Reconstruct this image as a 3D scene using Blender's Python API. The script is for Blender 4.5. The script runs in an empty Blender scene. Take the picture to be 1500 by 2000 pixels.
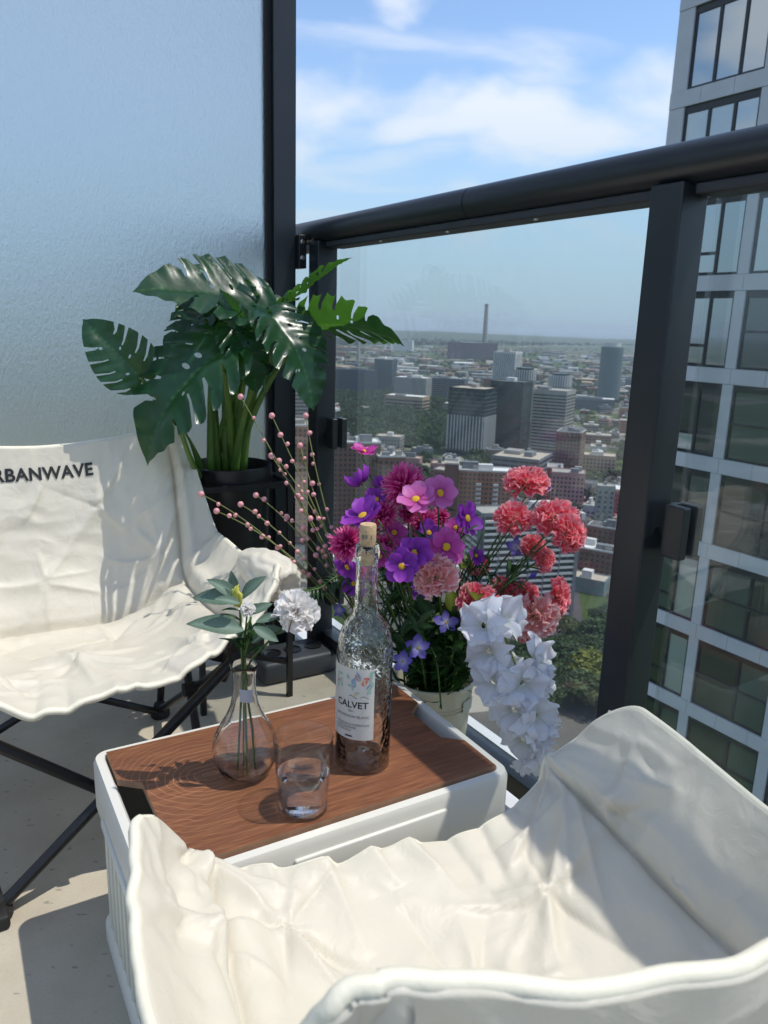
import bpy, bmesh, math, random
import numpy as np
from mathutils import Vector, Matrix, noise, geometry
random.seed(7)
R = math.radians
sc = bpy.context.scene
col = sc.collection
# ---------------------------------------------------------------- camera
F_PX, CAM_H = 1500.0, 0.86            # focal length in photo pixels, lens height above the balcony floor
_d = Vector((-185, 6114, 1500)).normalized()          # world down in camera axes (x right, y down, z forward)
_up = -_d
_yy = (Vector((0, 0, 1)) - _up * _up.z).normalized()
_xx = _yy.cross(_up)
if _xx.x < 0: _xx = -_xx
CAM = Vector((0, 0, CAM_H))
M3 = Matrix((_xx, _yy, _up))
cd = bpy.data.cameras.new('camera'); cam = bpy.data.objects.new('camera', cd); col.objects.link(cam)
rt, dn, fw = M3.col[0], M3.col[1], M3.col[2]
cam.matrix_world = Matrix(((rt.x, -dn.x, -fw.x, CAM.x), (rt.y, -dn.y, -fw.y, CAM.y), (rt.z, -dn.z, -fw.z, CAM.z), (0, 0, 0, 1)))
cd.sensor_fit = 'HORIZONTAL'; cd.sensor_width = 36; cd.lens = 36
cd.clip_start = 0.02; cd.clip_end = 90000
cd.dof.use_dof = True; cd.dof.focus_distance = 1.15; cd.dof.aperture_fstop = 18
sc.camera = cam
# ---------------------------------------------------------------- light
SUN = Vector((0.46, -0.03, 1)).normalized()
w = bpy.data.worlds.new('World'); sc.world = w; w.use_nodes = True
nt = w.node_tree; nt.nodes.clear(); N = nt.nodes.new; L = nt.links.new
sky = N('ShaderNodeTexSky'); sky.sky_type = 'NISHITA'; sky.sun_disc = False
sky.sun_elevation = math.asin(SUN.z); sky.sun_rotation = math.atan2(SUN.x, SUN.y)
sky.altitude = 150; sky.air_density = 1.0; sky.dust_density = 0.25; sky.ozone_density = 3.2
geo = N('ShaderNodeNewGeometry'); sep = N('ShaderNodeSeparateXYZ'); L(geo.outputs['Incoming'], sep.inputs[0])
def wm(op, a, b=None):
    n = N('ShaderNodeMath'); n.operation = op
    for i, v in enumerate((a, b)):
        if v is None: continue
        if isinstance(v, (int, float)): n.inputs[i].default_value = v
        else: L(v, n.inputs[i])
    return n.outputs[0]
zup = wm('MAXIMUM', wm('MULTIPLY', sep.outputs['Z'], -1.0), 0.0)
den = wm('ADD', zup, 0.30)
cmb = N('ShaderNodeCombineXYZ')
L(wm('DIVIDE', wm('MULTIPLY', sep.outputs['X'], -1.0), den), cmb.inputs[0])
L(wm('DIVIDE', wm('MULTIPLY', sep.outputs['Y'], -1.0), den), cmb.inputs[1])
def cloud(scale, lo, hi, off, det=5, stretch=(1, 1, 1), rot=0.0):
    mp = N('ShaderNodeMapping'); mp.inputs['Location'].default_value = off; mp.inputs['Scale'].default_value = stretch
    mp.inputs['Rotation'].default_value = (0, 0, rot)
    L(cmb.outputs[0], mp.inputs[0])
    t = N('ShaderNodeTexNoise'); t.inputs['Scale'].default_value = scale; t.inputs['Detail'].default_value = det
    t.inputs['Roughness'].default_value = 0.46; t.inputs['Distortion'].default_value = 0.25
    L(mp.outputs[0], t.inputs['Vector'])
    m = N('ShaderNodeMapRange'); m.interpolation_type = 'SMOOTHSTEP'
    m.inputs['From Min'].default_value = lo; m.inputs['From Max'].default_value = hi
    L(t.outputs['Fac'], m.inputs['Value'])
    return m.outputs[0]
c1 = cloud(2.2, 0.50, 0.66, (12.2, 4.4, 5.4))
c2 = cloud(4.5, 0.48, 0.75, (1.7, 9.2, 4.0), stretch=(0.55, 1.3, 1), rot=0.5)
cl = wm('MAXIMUM', c1, wm('MULTIPLY', c2, 0.7))
hz = N('ShaderNodeMapRange'); hz.inputs['From Min'].default_value = 0.0; hz.inputs['From Max'].default_value = 0.10
L(zup, hz.inputs['Value'])
cl = wm('MULTIPLY', wm('MULTIPLY', cl, hz.outputs[0]), 0.85)
mix = N('ShaderNodeMix'); mix.data_type = 'RGBA'
L(cl, mix.inputs[0]); L(sky.outputs[0], mix.inputs[6]); mix.inputs[7].default_value = (4.9, 5.05, 5.3, 1)
bg = N('ShaderNodeBackground'); bg.inputs['Strength'].default_value = 0.15
hz2 = N('ShaderNodeMapRange'); hz2.interpolation_type = 'SMOOTHSTEP'; hz2.inputs['From Min'].default_value = 0.0; hz2.inputs['From Max'].default_value = 0.34; hz2.inputs['To Min'].default_value = 0.9; hz2.inputs['To Max'].default_value = 0.0
L(zup, hz2.inputs['Value']); mixh = N('ShaderNodeMix'); mixh.data_type = 'RGBA'; L(hz2.outputs[0], mixh.inputs[0]); L(mix.outputs[2], mixh.inputs[6]); mixh.inputs[7].default_value = (1.85, 2.75, 3.55, 1)   # summer haze low in the sky
L(mixh.outputs[2], bg.inputs[0])
wo = N('ShaderNodeOutputWorld'); L(bg.outputs[0], wo.inputs[0])
sl = bpy.data.lights.new('sun', 'SUN'); sl.energy = 2.75; sl.angle = R(0.53); sl.color = (1.0, 0.955, 0.88)
so = bpy.data.objects.new('sun', sl); col.objects.link(so)
so.rotation_euler = SUN.to_track_quat('Z', 'Y').to_euler(); so.location = (3, 0, 8)
sc.view_settings.view_transform = 'Standard'; sc.view_settings.look = 'None'
sc.view_settings.exposure = 0.47; sc.view_settings.gamma = 1.0; sc.view_settings.use_curve_mapping = False
cy = sc.cycles
cy.max_bounces = 12; cy.diffuse_bounces = 4; cy.glossy_bounces = 4; cy.transmission_bounces = 10
cy.transparent_max_bounces = 16; cy.volume_bounces = 0; cy.sample_clamp_indirect = 6.0; cy.blur_glossy = 0.5
cy.use_denoising = True
# ---------------------------------------------------------------- pixel helpers (photo pixel -> direction)
def ray(u, v): return M3 @ Vector(((u - 750) / F_PX, (v - 1000) / F_PX, 1.0))
def atz(u, v, z):
    r = ray(u, v); return CAM + r * ((z - CAM_H) / r.z)
def aty(u, v, y):
    r = ray(u, v); return CAM + r * (y / r.y)
def proj(p):
    c = M3.transposed() @ (Vector(p) - CAM)
    return 750 + F_PX * c.x / c.z, 1000 + F_PX * c.y / c.z
# ---------------------------------------------------------------- object helpers
def tag(o, label=None, cat=None, group=None, kind=None):
    if label: o['label'] = label
    if cat: o['category'] = cat
    if group: o['group'] = group
    if kind: o['kind'] = kind
    return o
def empty(name, loc, label=None, cat=None, group=None):
    o = bpy.data.objects.new(name, None); col.objects.link(o); o.location = loc; o.empty_display_size = 0.05
    return tag(o, label, cat, group)
def put(name, me, parent=None, mat=None):
    o = bpy.data.objects.new(name, me); col.objects.link(o)
    if mat is not None:
        me.materials.clear(); me.materials.append(mat)
    if parent is not None: adopt(o, parent)
    return o
def wmat(o):
    if o.parent is None: return Matrix.LocRotScale(o.location, o.rotation_euler, o.scale)
    return wmat(o.parent) @ o.matrix_parent_inverse @ Matrix.LocRotScale(o.location, o.rotation_euler, o.scale)
def adopt(o, parent):
    o.parent = parent; o.matrix_parent_inverse = wmat(parent).inverted()
def copy_tree(o, parent=None):
    kids = list(o.children)
    c = o.copy(); col.objects.link(c)
    if parent is not None:
        inv = o.matrix_parent_inverse.copy(); c.parent = parent; c.matrix_parent_inverse = inv
    for k in kids: copy_tree(k, c)
    return c
class MB:
    def __init__(s): s.v = []; s.f = []; s.m = []
    def add(s, vs, fs, mi=0):
        n = len(s.v); s.v.extend([tuple(a) for a in vs]); s.f.extend([tuple(n + i for i in f) for f in fs]); s.m.extend([mi] * len(fs)); return s
    def box(s, c, size, X=(1, 0, 0), Y=None, Z=None, mi=0, bev=0.0):
        c = Vector(c); X = Vector(X).normalized()
        Z = Vector(Z).normalized() if Z else Vector((0, 0, 1))
        Y = Vector(Y).normalized() if Y else Z.cross(X).normalized()
        a, b, h = size[0] / 2, size[1] / 2, size[2] / 2
        if bev <= 0:
            vs = [c + X * (i * a) + Y * (j * b) + Z * (k * h) for k in (-1, 1) for j in (-1, 1) for i in (-1, 1)]
            return s.add(vs, [(0, 2, 3, 1), (4, 5, 7, 6), (0, 1, 5, 4), (2, 6, 7, 3), (0, 4, 6, 2), (1, 3, 7, 5)], mi)
        bm = bmesh.new(); bmesh.ops.create_cube(bm, size=1)
        for v in bm.verts: v.co = Vector((v.co.x * size[0], v.co.y * size[1], v.co.z * size[2]))
        bmesh.ops.bevel(bm, geom=list(bm.edges), offset=bev, segments=3, profile=0.5, affect='EDGES')
        bm.verts.index_update()
        s.add([c + X * v.co.x + Y * v.co.y + Z * v.co.z for v in bm.verts], [[v.index for v in f.verts] for f in bm.faces], mi)
        bm.free(); return s
    def tube(s, pts, rad, n=10, caps=True, mi=0):
        pts = [Vector(p) for p in pts]; k = len(pts)
        rads = rad if isinstance(rad, (list, tuple)) else [rad] * k
        vs = []; fs = []; prev = None
        for i, p in enumerate(pts):
            t = (pts[min(i + 1, k - 1)] - pts[max(i - 1, 0)]).normalized()
            if prev is None:
                a = Vector((0, 0, 1)) if abs(t.z) < 0.9 else Vector((1, 0, 0))
                x = t.cross(a).normalized()
            else:
                x = (prev - t * prev.dot(t)).normalized()
            prev = x; y = t.cross(x)
            for j in range(n):
                g = 2 * math.pi * j / n; vs.append(p + (x * math.cos(g) + y * math.sin(g)) * rads[i])
        for i in range(k - 1):
            for j in range(n):
                fs.append((i * n + j, i * n + (j + 1) % n, (i + 1) * n + (j + 1) % n, (i + 1) * n + j))
        if caps:
            fs.append(tuple(range(n - 1, -1, -1))); fs.append(tuple((k - 1) * n + j for j in range(n)))
        return s.add(vs, fs, mi)
    def lathe(s, prof, c=(0, 0, 0), n=40, mi=0, fn=None, close=False):
        c = Vector(c); vs = []; fs = []; k = len(prof)
        for (r, z) in prof:
            for j in range(n):
                g = 2 * math.pi * j / n; rr = r if fn is None else fn(r, z, g)
                vs.append(c + Vector((rr * math.cos(g), rr * math.sin(g), z)))
        for i in range(k - 1 + (1 if close else 0)):
            for j in range(n):
                a, b = i, (i + 1) % k
                fs.append((a * n + j, a * n + (j + 1) % n, b * n + (j + 1) % n, b * n + j))
        s.add(vs, fs, mi)
        base = len(s.v) - k * n
        if not close:
            if prof[0][0] > 1e-6: s.f.append(tuple(base + j for j in range(n - 1, -1, -1))); s.m.append(mi)
            if prof[-1][0] > 1e-6: s.f.append(tuple(base + (k - 1) * n + j for j in range(n))); s.m.append(mi)
        return s
    def grid(s, P, mi=0):
        h = len(P); wd = len(P[0])
        return s.add([p for row in P for p in row], [(i * wd + j, i * wd + j + 1, (i + 1) * wd + j + 1, (i + 1) * wd + j) for i in range(h - 1) for j in range(wd - 1)], mi)
    def mesh(s, name, smooth=False, mats=()):
        me = bpy.data.meshes.new(name); me.from_pydata(s.v, [], s.f)
        for m in mats: me.materials.append(m)
        if len(mats) > 1: me.polygons.foreach_set('material_index', s.m)
        me.update()
        bm = bmesh.new(); bm.from_mesh(me); bmesh.ops.remove_doubles(bm, verts=bm.verts, dist=1e-6)
        bm.to_mesh(me); bm.free()
        if smooth:
            me.polygons.foreach_set('use_smooth', [True] * len(me.polygons))
            if smooth != 'all': me.set_sharp_from_angle(angle=R(smooth if smooth > 1 else 40))
        return me
    def build(s, name, mat, parent=None, smooth=False):
        mats = mat if isinstance(mat, (list, tuple)) else [mat]
        o = bpy.data.objects.new(name, s.mesh(name, smooth, mats)); col.objects.link(o)
        if parent is not None: adopt(o, parent)
        return o
# ---------------------------------------------------------------- materials
MT = {}
def mat(name, c=(0.5, 0.5, 0.5), rough=0.5, metal=0.0, var=0.0, vscale=20.0, bump=0.0, bscale=60.0, spec=0.5, trans=0.0, sheen=0.0, coat=0.0, c2=None, space='obj', stretch=(1, 1, 1), sss=0.0, rvar=0.0):
    if name in MT: return MT[name]
    m = bpy.data.materials.new(name); m.use_nodes = True; t = m.node_tree
    b = t.nodes['Principled BSDF']; b.inputs['Roughness'].default_value = rough; b.inputs['Metallic'].default_value = metal
    b.inputs['Specular IOR Level'].default_value = spec; b.inputs['Base Color'].default_value = (*c, 1)
    b.inputs['Sheen Weight'].default_value = sheen; b.inputs['Coat Weight'].default_value = coat
    if sss: b.inputs['Subsurface Weight'].default_value = sss; b.inputs['Subsurface Radius'].default_value = (0.01, 0.006, 0.004)
    if var or bump or c2 or rvar:
        if space == 'obj': tc = t.nodes.new('ShaderNodeTexCoord').outputs['Object']
        else: tc = t.nodes.new('ShaderNodeNewGeometry').outputs['Position']
        mp = t.nodes.new('ShaderNodeMapping'); mp.inputs['Scale'].default_value = stretch; t.links.new(tc, mp.inputs[0]); tc = mp.outputs[0]
        if var or c2 or rvar:
            n = t.nodes.new('ShaderNodeTexNoise'); n.inputs['Scale'].default_value = vscale; n.inputs['Detail'].default_value = 6; n.inputs['Roughness'].default_value = 0.6
            t.links.new(tc, n.inputs['Vector'])
            mr = t.nodes.new('ShaderNodeMapRange'); mr.inputs['From Min'].default_value = 0.3; mr.inputs['From Max'].default_value = 0.7
            t.links.new(n.outputs['Fac'], mr.inputs['Value'])
            mx = t.nodes.new('ShaderNodeMix'); mx.data_type = 'RGBA'; t.links.new(mr.outputs[0], mx.inputs[0])
            a = c; d = c2 if c2 else tuple(min(1, x * (1 + var)) for x in c)
            if not c2: a = tuple(x * (1 - var) for x in c)
            mx.inputs[6].default_value = (*a, 1); mx.inputs[7].default_value = (*d, 1)
            t.links.new(mx.outputs[2], b.inputs['Base Color'])
            if rvar:
                r2 = t.nodes.new('ShaderNodeMapRange'); r2.inputs['To Min'].default_value = max(0, rough - rvar); r2.inputs['To Max'].default_value = min(1, rough + rvar)
                t.links.new(n.outputs['Fac'], r2.inputs['Value']); t.links.new(r2.outputs[0], b.inputs['Roughness'])
        if bump:
            n2 = t.nodes.new('ShaderNodeTexNoise'); n2.inputs['Scale'].default_value = bscale; n2.inputs['Detail'].default_value = 5
            t.links.new(tc, n2.inputs['Vector'])
            bp = t.nodes.new('ShaderNodeBump'); bp.inputs['Strength'].default_value = bump; bp.inputs['Distance'].default_value = 0.002
            t.links.new(n2.outputs['Fac'], bp.inputs['Height']); t.links.new(bp.outputs[0], b.inputs['Normal'])
    if trans:
        tr = t.nodes.new('ShaderNodeBsdfTranslucent'); mx2 = t.nodes.new('ShaderNodeMixShader'); mx2.inputs[0].default_value = trans
        src = b.inputs['Base Color']
        if src.is_linked: t.links.new(src.links[0].from_socket, tr.inputs[0])
        else: tr.inputs[0].default_value = (*c, 1)
        t.links.new(b.outputs[0], mx2.inputs[1]); t.links.new(tr.outputs[0], mx2.inputs[2])
        t.links.new(mx2.outputs[0], t.nodes['Material Output'].inputs['Surface'])
    MT[name] = m; return m
def pane_mat(name, tint=(0.86, 0.9, 0.9), ior=1.5, rough=0.0, dirt=0.0, dirt_col=(0.5, 0.5, 0.48), dscale=40):
    m = bpy.data.materials.new(name); m.use_nodes = True; t = m.node_tree; t.nodes.clear()
    out = t.nodes.new('ShaderNodeOutputMaterial'); tr = t.nodes.new('ShaderNodeBsdfTransparent'); tr.inputs[0].default_value = (*tint, 1)
    gl = t.nodes.new('ShaderNodeBsdfGlossy'); gl.inputs['Roughness'].default_value = rough
    fr = t.nodes.new('ShaderNodeFresnel'); gb_ = t.nodes.new('ShaderNodeNewGeometry'); ir = t.nodes.new('ShaderNodeMapRange')
    ir.inputs['To Min'].default_value = ior; ir.inputs['To Max'].default_value = 1 / ior      # the same reflection on both faces of the sheet
    t.links.new(gb_.outputs['Backfacing'], ir.inputs['Value']); t.links.new(ir.outputs[0], fr.inputs[0])
    mx = t.nodes.new('ShaderNodeMixShader'); t.links.new(fr.outputs[0], mx.inputs[0]); t.links.new(tr.outputs[0], mx.inputs[1]); t.links.new(gl.outputs[0], mx.inputs[2])
    last = mx
    if dirt:
        df = t.nodes.new('ShaderNodeBsdfDiffuse'); df.inputs[0].default_value = (*dirt_col, 1)
        g = t.nodes.new('ShaderNodeNewGeometry'); n = t.nodes.new('ShaderNodeTexNoise'); n.inputs['Scale'].default_value = dscale; n.inputs['Detail'].default_value = 8; n.inputs['Roughness'].default_value = 0.7
        t.links.new(g.outputs['Position'], n.inputs['Vector'])
        n3 = t.nodes.new('ShaderNodeTexNoise'); n3.inputs['Scale'].default_value = 3.0; t.links.new(g.outputs['Position'], n3.inputs['Vector'])
        mr = t.nodes.new('ShaderNodeMapRange'); mr.inputs['From Min'].default_value = 0.45; mr.inputs['From Max'].default_value = 0.8; mr.inputs['To Min'].default_value = dirt * 0.25; mr.inputs['To Max'].default_value = dirt
        t.links.new(n.outputs['Fac'], mr.inputs['Value'])
        mu = t.nodes.new('ShaderNodeMath'); mu.operation = 'MULTIPLY'; t.links.new(mr.outputs[0], mu.inputs[0]); t.links.new(n3.outputs['Fac'], mu.inputs[1])
        # small dried water spots
        vo = t.nodes.new('ShaderNodeTexVoronoi'); vo.inputs['Scale'].default_value = 55; t.links.new(g.outputs['Position'], vo.inputs['Vector'])
        sp = t.nodes.new('ShaderNodeMapRange'); sp.inputs['From Min'].default_value = 0.11; sp.inputs['From Max'].default_value = 0.05; sp.inputs['To Max'].default_value = min(1, dirt * 1.6)
        t.links.new(vo.outputs['Distance'], sp.inputs['Value'])
        n4 = t.nodes.new('ShaderNodeTexNoise'); n4.inputs['Scale'].default_value = 6; t.links.new(g.outputs['Position'], n4.inputs['Vector'])
        gt = t.nodes.new('ShaderNodeMath'); gt.operation = 'GREATER_THAN'; gt.inputs[1].default_value = 0.6; t.links.new(n4.outputs['Fac'], gt.inputs[0])
        m2 = t.nodes.new('ShaderNodeMath'); m2.operation = 'MULTIPLY'; t.links.new(sp.outputs[0], m2.inputs[0]); t.links.new(gt.outputs[0], m2.inputs[1])
        ad = t.nodes.new('ShaderNodeMath'); ad.operation = 'ADD'; t.links.new(mu.outputs[0], ad.inputs[0]); t.links.new(m2.outputs[0], ad.inputs[1])
        ms = t.nodes.new('ShaderNodeMixShader'); t.links.new(ad.outputs[0], ms.inputs[0]); t.links.new(mx.outputs[0], ms.inputs[1]); t.links.new(df.outputs[0], ms.inputs[2]); last = ms
    t.links.new(last.outputs[0], out.inputs[0]); MT[name] = m; return m
def glass_mat(name, clear=0.4, ior=1.45, tint=(0.97, 0.985, 0.98), bump=0.0, bscale=90):
    """solid clear glass: refracting and reflecting, with a share let straight through"""
    m = bpy.data.materials.new(name); m.use_nodes = True; t = m.node_tree; t.nodes.clear()
    out = t.nodes.new('ShaderNodeOutputMaterial'); g = t.nodes.new('ShaderNodeBsdfGlass'); g.inputs['IOR'].default_value = ior; g.inputs['Roughness'].default_value = 0.0; g.inputs[0].default_value = (*tint, 1)
    tr = t.nodes.new('ShaderNodeBsdfTransparent'); tr.inputs[0].default_value = (*tint, 1)
    mx = t.nodes.new('ShaderNodeMixShader'); mx.inputs[0].default_value = clear
    t.links.new(g.outputs[0], mx.inputs[1]); t.links.new(tr.outputs[0], mx.inputs[2]); t.links.new(mx.outputs[0], out.inputs[0])
    if bump:
        tc = t.nodes.new('ShaderNodeTexCoord'); n = t.nodes.new('ShaderNodeTexVoronoi'); n.feature = 'SMOOTH_F1'; n.inputs['Scale'].default_value = bscale; t.links.new(tc.outputs['Object'], n.inputs['Vector'])
        bp = t.nodes.new('ShaderNodeBump'); bp.inputs['Strength'].default_value = bump; bp.inputs['Distance'].default_value = 0.003
        t.links.new(n.outputs['Distance'], bp.inputs['Height']); t.links.new(bp.outputs[0], g.inputs['Normal'])
    MT[name] = m; return m
# ================================================================= materials in common
alu = mat('dark_aluminium', (0.013, 0.017, 0.021), rough=0.34, var=0.12, vscale=8, spec=0.5, bump=0.02, bscale=900, rvar=0.08)
alu2 = mat('rail_underside', (0.024, 0.027, 0.031), rough=0.5, var=0.1, vscale=10)
blackm = mat('black_metal', (0.008, 0.008, 0.009), rough=0.42, var=0.2, vscale=30, bump=0.05, bscale=500)
steel = mat('steel', (0.55, 0.55, 0.55), rough=0.28, metal=1.0)
rubber = mat('black_rubber', (0.01, 0.01, 0.01), rough=0.7)
rail_glass = pane_mat('guard_glass', (0.945, 0.965, 0.96), dirt=0.07, dirt_col=(0.55, 0.6, 0.62))
RD = Vector((0.527, -0.85, 0)).normalized(); RN = Vector((-RD.y, RD.x, 0)); ZZ = Vector((0, 0, 1))
P1 = Vector((-0.16, 1.88, 0))
def rp(s, o=0.0, z=0.0): return P1 + RD * s + RN * o + ZZ * z
# ================================================================= balcony floor
def concrete_material():
    m = bpy.data.materials.new('balcony_concrete'); m.use_nodes = True; t = m.node_tree; b = t.nodes['Principled BSDF']
    g = t.nodes.new('ShaderNodeNewGeometry'); ln = t.links.new
    def nz(s, d=6, r=0.6):
        n = t.nodes.new('ShaderNodeTexNoise'); n.inputs['Scale'].default_value = s; n.inputs['Detail'].default_value = d; n.inputs['Roughness'].default_value = r
        ln(g.outputs['Position'], n.inputs['Vector']); return n.outputs['Fac']
    def mr(x, a, c, lo=0, hi=1):
        n = t.nodes.new('ShaderNodeMapRange'); n.inputs['From Min'].default_value = a; n.inputs['From Max'].default_value = c
        n.inputs['To Min'].default_value = lo; n.inputs['To Max'].default_value = hi; ln(x, n.inputs['Value']); return n.outputs[0]
    def mixc(f, a, c):
        n = t.nodes.new('ShaderNodeMix'); n.data_type = 'RGBA'; ln(f, n.inputs[0])
        for i, q in ((6, a), (7, c)):
            if isinstance(q, tuple): n.inputs[i].default_value = (*q, 1)
            else: ln(q, n.inputs[i])
        return n.outputs[2]
    c = mixc(mr(nz(6), 0.35, 0.65), (0.40, 0.35, 0.265), (0.50, 0.45, 0.355))
    c = mixc(mr(nz(260, 2), 0.3, 0.7, 0, 0.35), c, (0.36, 0.33, 0.27))
    # trowel scuffs: short dark marks
    mp = t.nodes.new('ShaderNodeMapping'); mp.inputs['Scale'].default_value = (38, 90, 1); mp.inputs['Rotation'].default_value = (0, 0, 0.5)
    ln(g.outputs['Position'], mp.inputs[0])
    n = t.nodes.new('ShaderNodeTexNoise'); n.inputs['Scale'].default_value = 1.0; n.inputs['Detail'].default_value = 3; ln(mp.outputs[0], n.inputs['Vector'])
    c = mixc(mr(n.outputs['Fac'], 0.655, 0.71, 0, 0.6), c, (0.16, 0.15, 0.12))
    # damp stains
    c = mixc(mr(nz(13, 4, 0.5), 0.72, 0.735, 0, 0.45), c, (0.20, 0.19, 0.13))
    ln(c, b.inputs['Base Color']); b.inputs['Roughness'].default_value = 0.8
    bp = t.nodes.new('ShaderNodeBump'); bp.inputs['Strength'].default_value = 0.35; bp.inputs['Distance'].default_value = 0.002; ln(nz(180, 5), bp.inputs['Height']); ln(bp.outputs[0], b.inputs['Normal'])
    return m
conc = concrete_material()
m = MB(); q = [rp(-2.2, 0.0), rp(3.2, 0.0), rp(3.2, -2.6), rp(-2.2, -2.6)]
m.add([p + ZZ * 0 for p in q] + [p - ZZ * 0.2 for p in q], [(0, 3, 2, 1), (4, 5, 6, 7), (0, 1, 5, 4), (1, 2, 6, 5), (2, 3, 7, 6), (3, 0, 4, 7)])
tag(m.build('balcony_floor', conc), kind='structure')
flash = mat('pale_flashing', (0.62, 0.64, 0.66), rough=0.4, var=0.08, vscale=12)
m = MB(); m.box(rp(0.5, 0.085, -0.045), (5.4, 0.168, 0.08), RD, bev=0.006)
tag(m.build('slab_edge', flash, smooth=40), kind='structure')
# ================================================================= railing
rail = empty('railing', rp(0, 0, 0), 'dark grey guard railing with round handrail, square posts and clear glass panels', 'railing')
sj = 0.565
m = MB(); m.tube([rp(-1.6, 0, 1.064), rp(sj - 0.0012, 0, 1.064)], 0.0265, 32); m.build('handrail', alu, rail, 40)
m = MB(); m.tube([rp(sj + 0.0012, 0, 1.064), rp(2.6, 0, 1.064)], 0.0265, 32); m.build('handrail', alu, rail, 40)
m = MB(); m.tube([rp(sj - 0.0014, 0, 1.064), rp(sj + 0.0014, 0, 1.064)], 0.0255, 32); m.build('joint_sleeve', rubber, rail, 40)
for a, b in ((-1.6, -0.03), (0.03, 0.958), (1.018, 2.6)):
    m = MB(); m.box(rp((a + b) / 2, 0.014, 1.0315), (b - a, 0.048, 0.014), RD, bev=0.003); o = m.build('top_channel', alu2, rail)
    for k in range(3):
        m = MB(); sx = a + (b - a) * (0.25 + 0.25 * k); m.lathe([(0.0, 0), (0.0035, 0.0005), (0.004, 0.003)], rp(sx, -0.002, 1.0212), 10); m.build('screw', steel, o, 40)
for s in (-1.0, 0.0, 0.988, 2.0):
    m = MB(); m.box(rp(s, 0, 0.522), (0.05, 0.05, 1.036), RD, bev=0.0025); o = m.build('post', alu, rail)
    m = MB(); m.box(rp(s, 0, 0.006), (0.11, 0.09, 0.012), RD, bev=0.003); m.build('base_plate', alu, o)
for a, b in ((-0.975, -0.045), (0.045, 0.945), (1.035, 1.95)):
    m = MB(); m.box(rp((a + b) / 2, 0.016, 0.56), (b - a, 0.010, 0.935), RD, bev=0.0015); m.build('glass_panel', rail_glass, rail)
    for s in ((a + 0.006,) if a > 0 and b < 1 else (a + 0.006, b - 0.006)):
        sg = 1 if s < (a + b) / 2 else -1
        for zc in (0.20, 0.60):
            m = MB()
            m.box(rp(s, 0.029, zc), (0.032, 0.014, 0.072), RD, bev=0.002); m.box(rp(s, 0.003, zc), (0.032, 0.014, 0.072), RD, bev=0.002)
            m.box(rp(s - sg * 0.0135, 0.016, zc), (0.010, 0.013, 0.071), RD)
            o = m.build('clamp', alu, rail)
m = MB(); m.box(rp(0.5, 0.016, 0.066), (4.2, 0.046, 0.035), RD, bev=0.002); m.build('bottom_channel', alu, rail)
# ================================================================= frosted privacy screen
def frosted():
    m = bpy.data.materials.new('frosted_glass'); m.use_nodes = True; t = m.node_tree; t.nodes.clear()
    out = t.nodes.new('ShaderNodeOutputMaterial'); rf = t.nodes.new('ShaderNodeBsdfRefraction'); rf.inputs['IOR'].default_value = 1.3
    rf.inputs['Roughness'].default_value = 0.52; rf.inputs[0].default_value = (0.87, 0.90, 0.905, 1)
    gl = t.nodes.new('ShaderNodeBsdfGlossy'); gl.inputs['Roughness'].default_value = 0.33
    fr = t.nodes.new('ShaderNodeFresnel'); fr.inputs[0].default_value = 1.45
    tcn = t.nodes.new('ShaderNodeNewGeometry'); mp = t.nodes.new('ShaderNodeMapping'); mp.inputs['Scale'].default_value = (1, 1, 0.45); t.links.new(tcn.outputs['Position'], mp.inputs[0])
    n = t.nodes.new('ShaderNodeTexNoise'); n.inputs['Scale'].default_value = 210; n.inputs['Detail'].default_value = 4; n.inputs['Roughness'].default_value = 0.75; t.links.new(mp.outputs[0], n.inputs['Vector'])
    bp = t.nodes.new('ShaderNodeBump'); bp.inputs['Strength'].default_value = 0.8; bp.inputs['Distance'].default_value = 0.004
    t.links.new(n.outputs['Fac'], bp.inputs['Height'])
    for x in (rf, gl): t.links.new(bp.outputs[0], x.inputs['Normal'])
    mx = t.nodes.new('ShaderNodeMixShader'); t.links.new(fr.outputs[0], mx.inputs[0]); t.links.new(rf.outputs[0], mx.inputs[1]); t.links.new(gl.outputs[0], mx.inputs[2])
    t.links.new(mx.outputs[0], out.inputs[0]); return m
frost = frosted()
PU = -RN; PP = Vector((-0.262, 1.905, 0))       # screen runs inwards from its post, square to the railing
scr = empty('privacy_screen', PP, 'tall frosted glass privacy screen with dark aluminium post behind the plant', 'privacy screen')
m = MB(); m.box(PP + ZZ * 1.35, (0.055, 0.05, 2.7), PU, bev=0.002); m.build('post', alu, scr)
m = MB(); m.box(PP + PU * 0.034 + ZZ * 1.37, (0.013, 0.022, 2.5), PU); m.build('gasket', rubber, scr)
m = MB(); m.box(PP + PU * 0.74 + ZZ * 1.37, (1.40, 0.008, 2.5), PU); m.build('glass_panel', frost, scr)
m = MB(); m.box(PP + PU * 0.735 + ZZ * 0.095, (1.40, 0.04, 0.045), PU, bev=0.002); m.build('bottom_rail', alu, scr)
m = MB(); m.box(PP + PU * 1.47 + ZZ * 1.35, (0.055, 0.05, 2.7), PU, bev=0.002); m.build('post', alu, scr)
br = PP - PU * 0.037 + RD * 0.02
m = MB(); m.box(br + ZZ * 1.018, (0.02, 0.045, 0.075), PU, bev=0.002); m.box(br - PU * 0.035 + RD * 0.012 + ZZ * 1.049, (0.07, 0.03, 0.008), PU); bo = m.build('bracket', blackm, scr)
for dz in (0.022, -0.014):
    m = MB(); m.tube([br + RD * 0.0225 + ZZ * (1.018 + dz), br + RD * 0.026 + ZZ * (1.018 + dz)], [0.0062, 0.004], 12); m.build('screw', steel, bo, 40)
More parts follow.
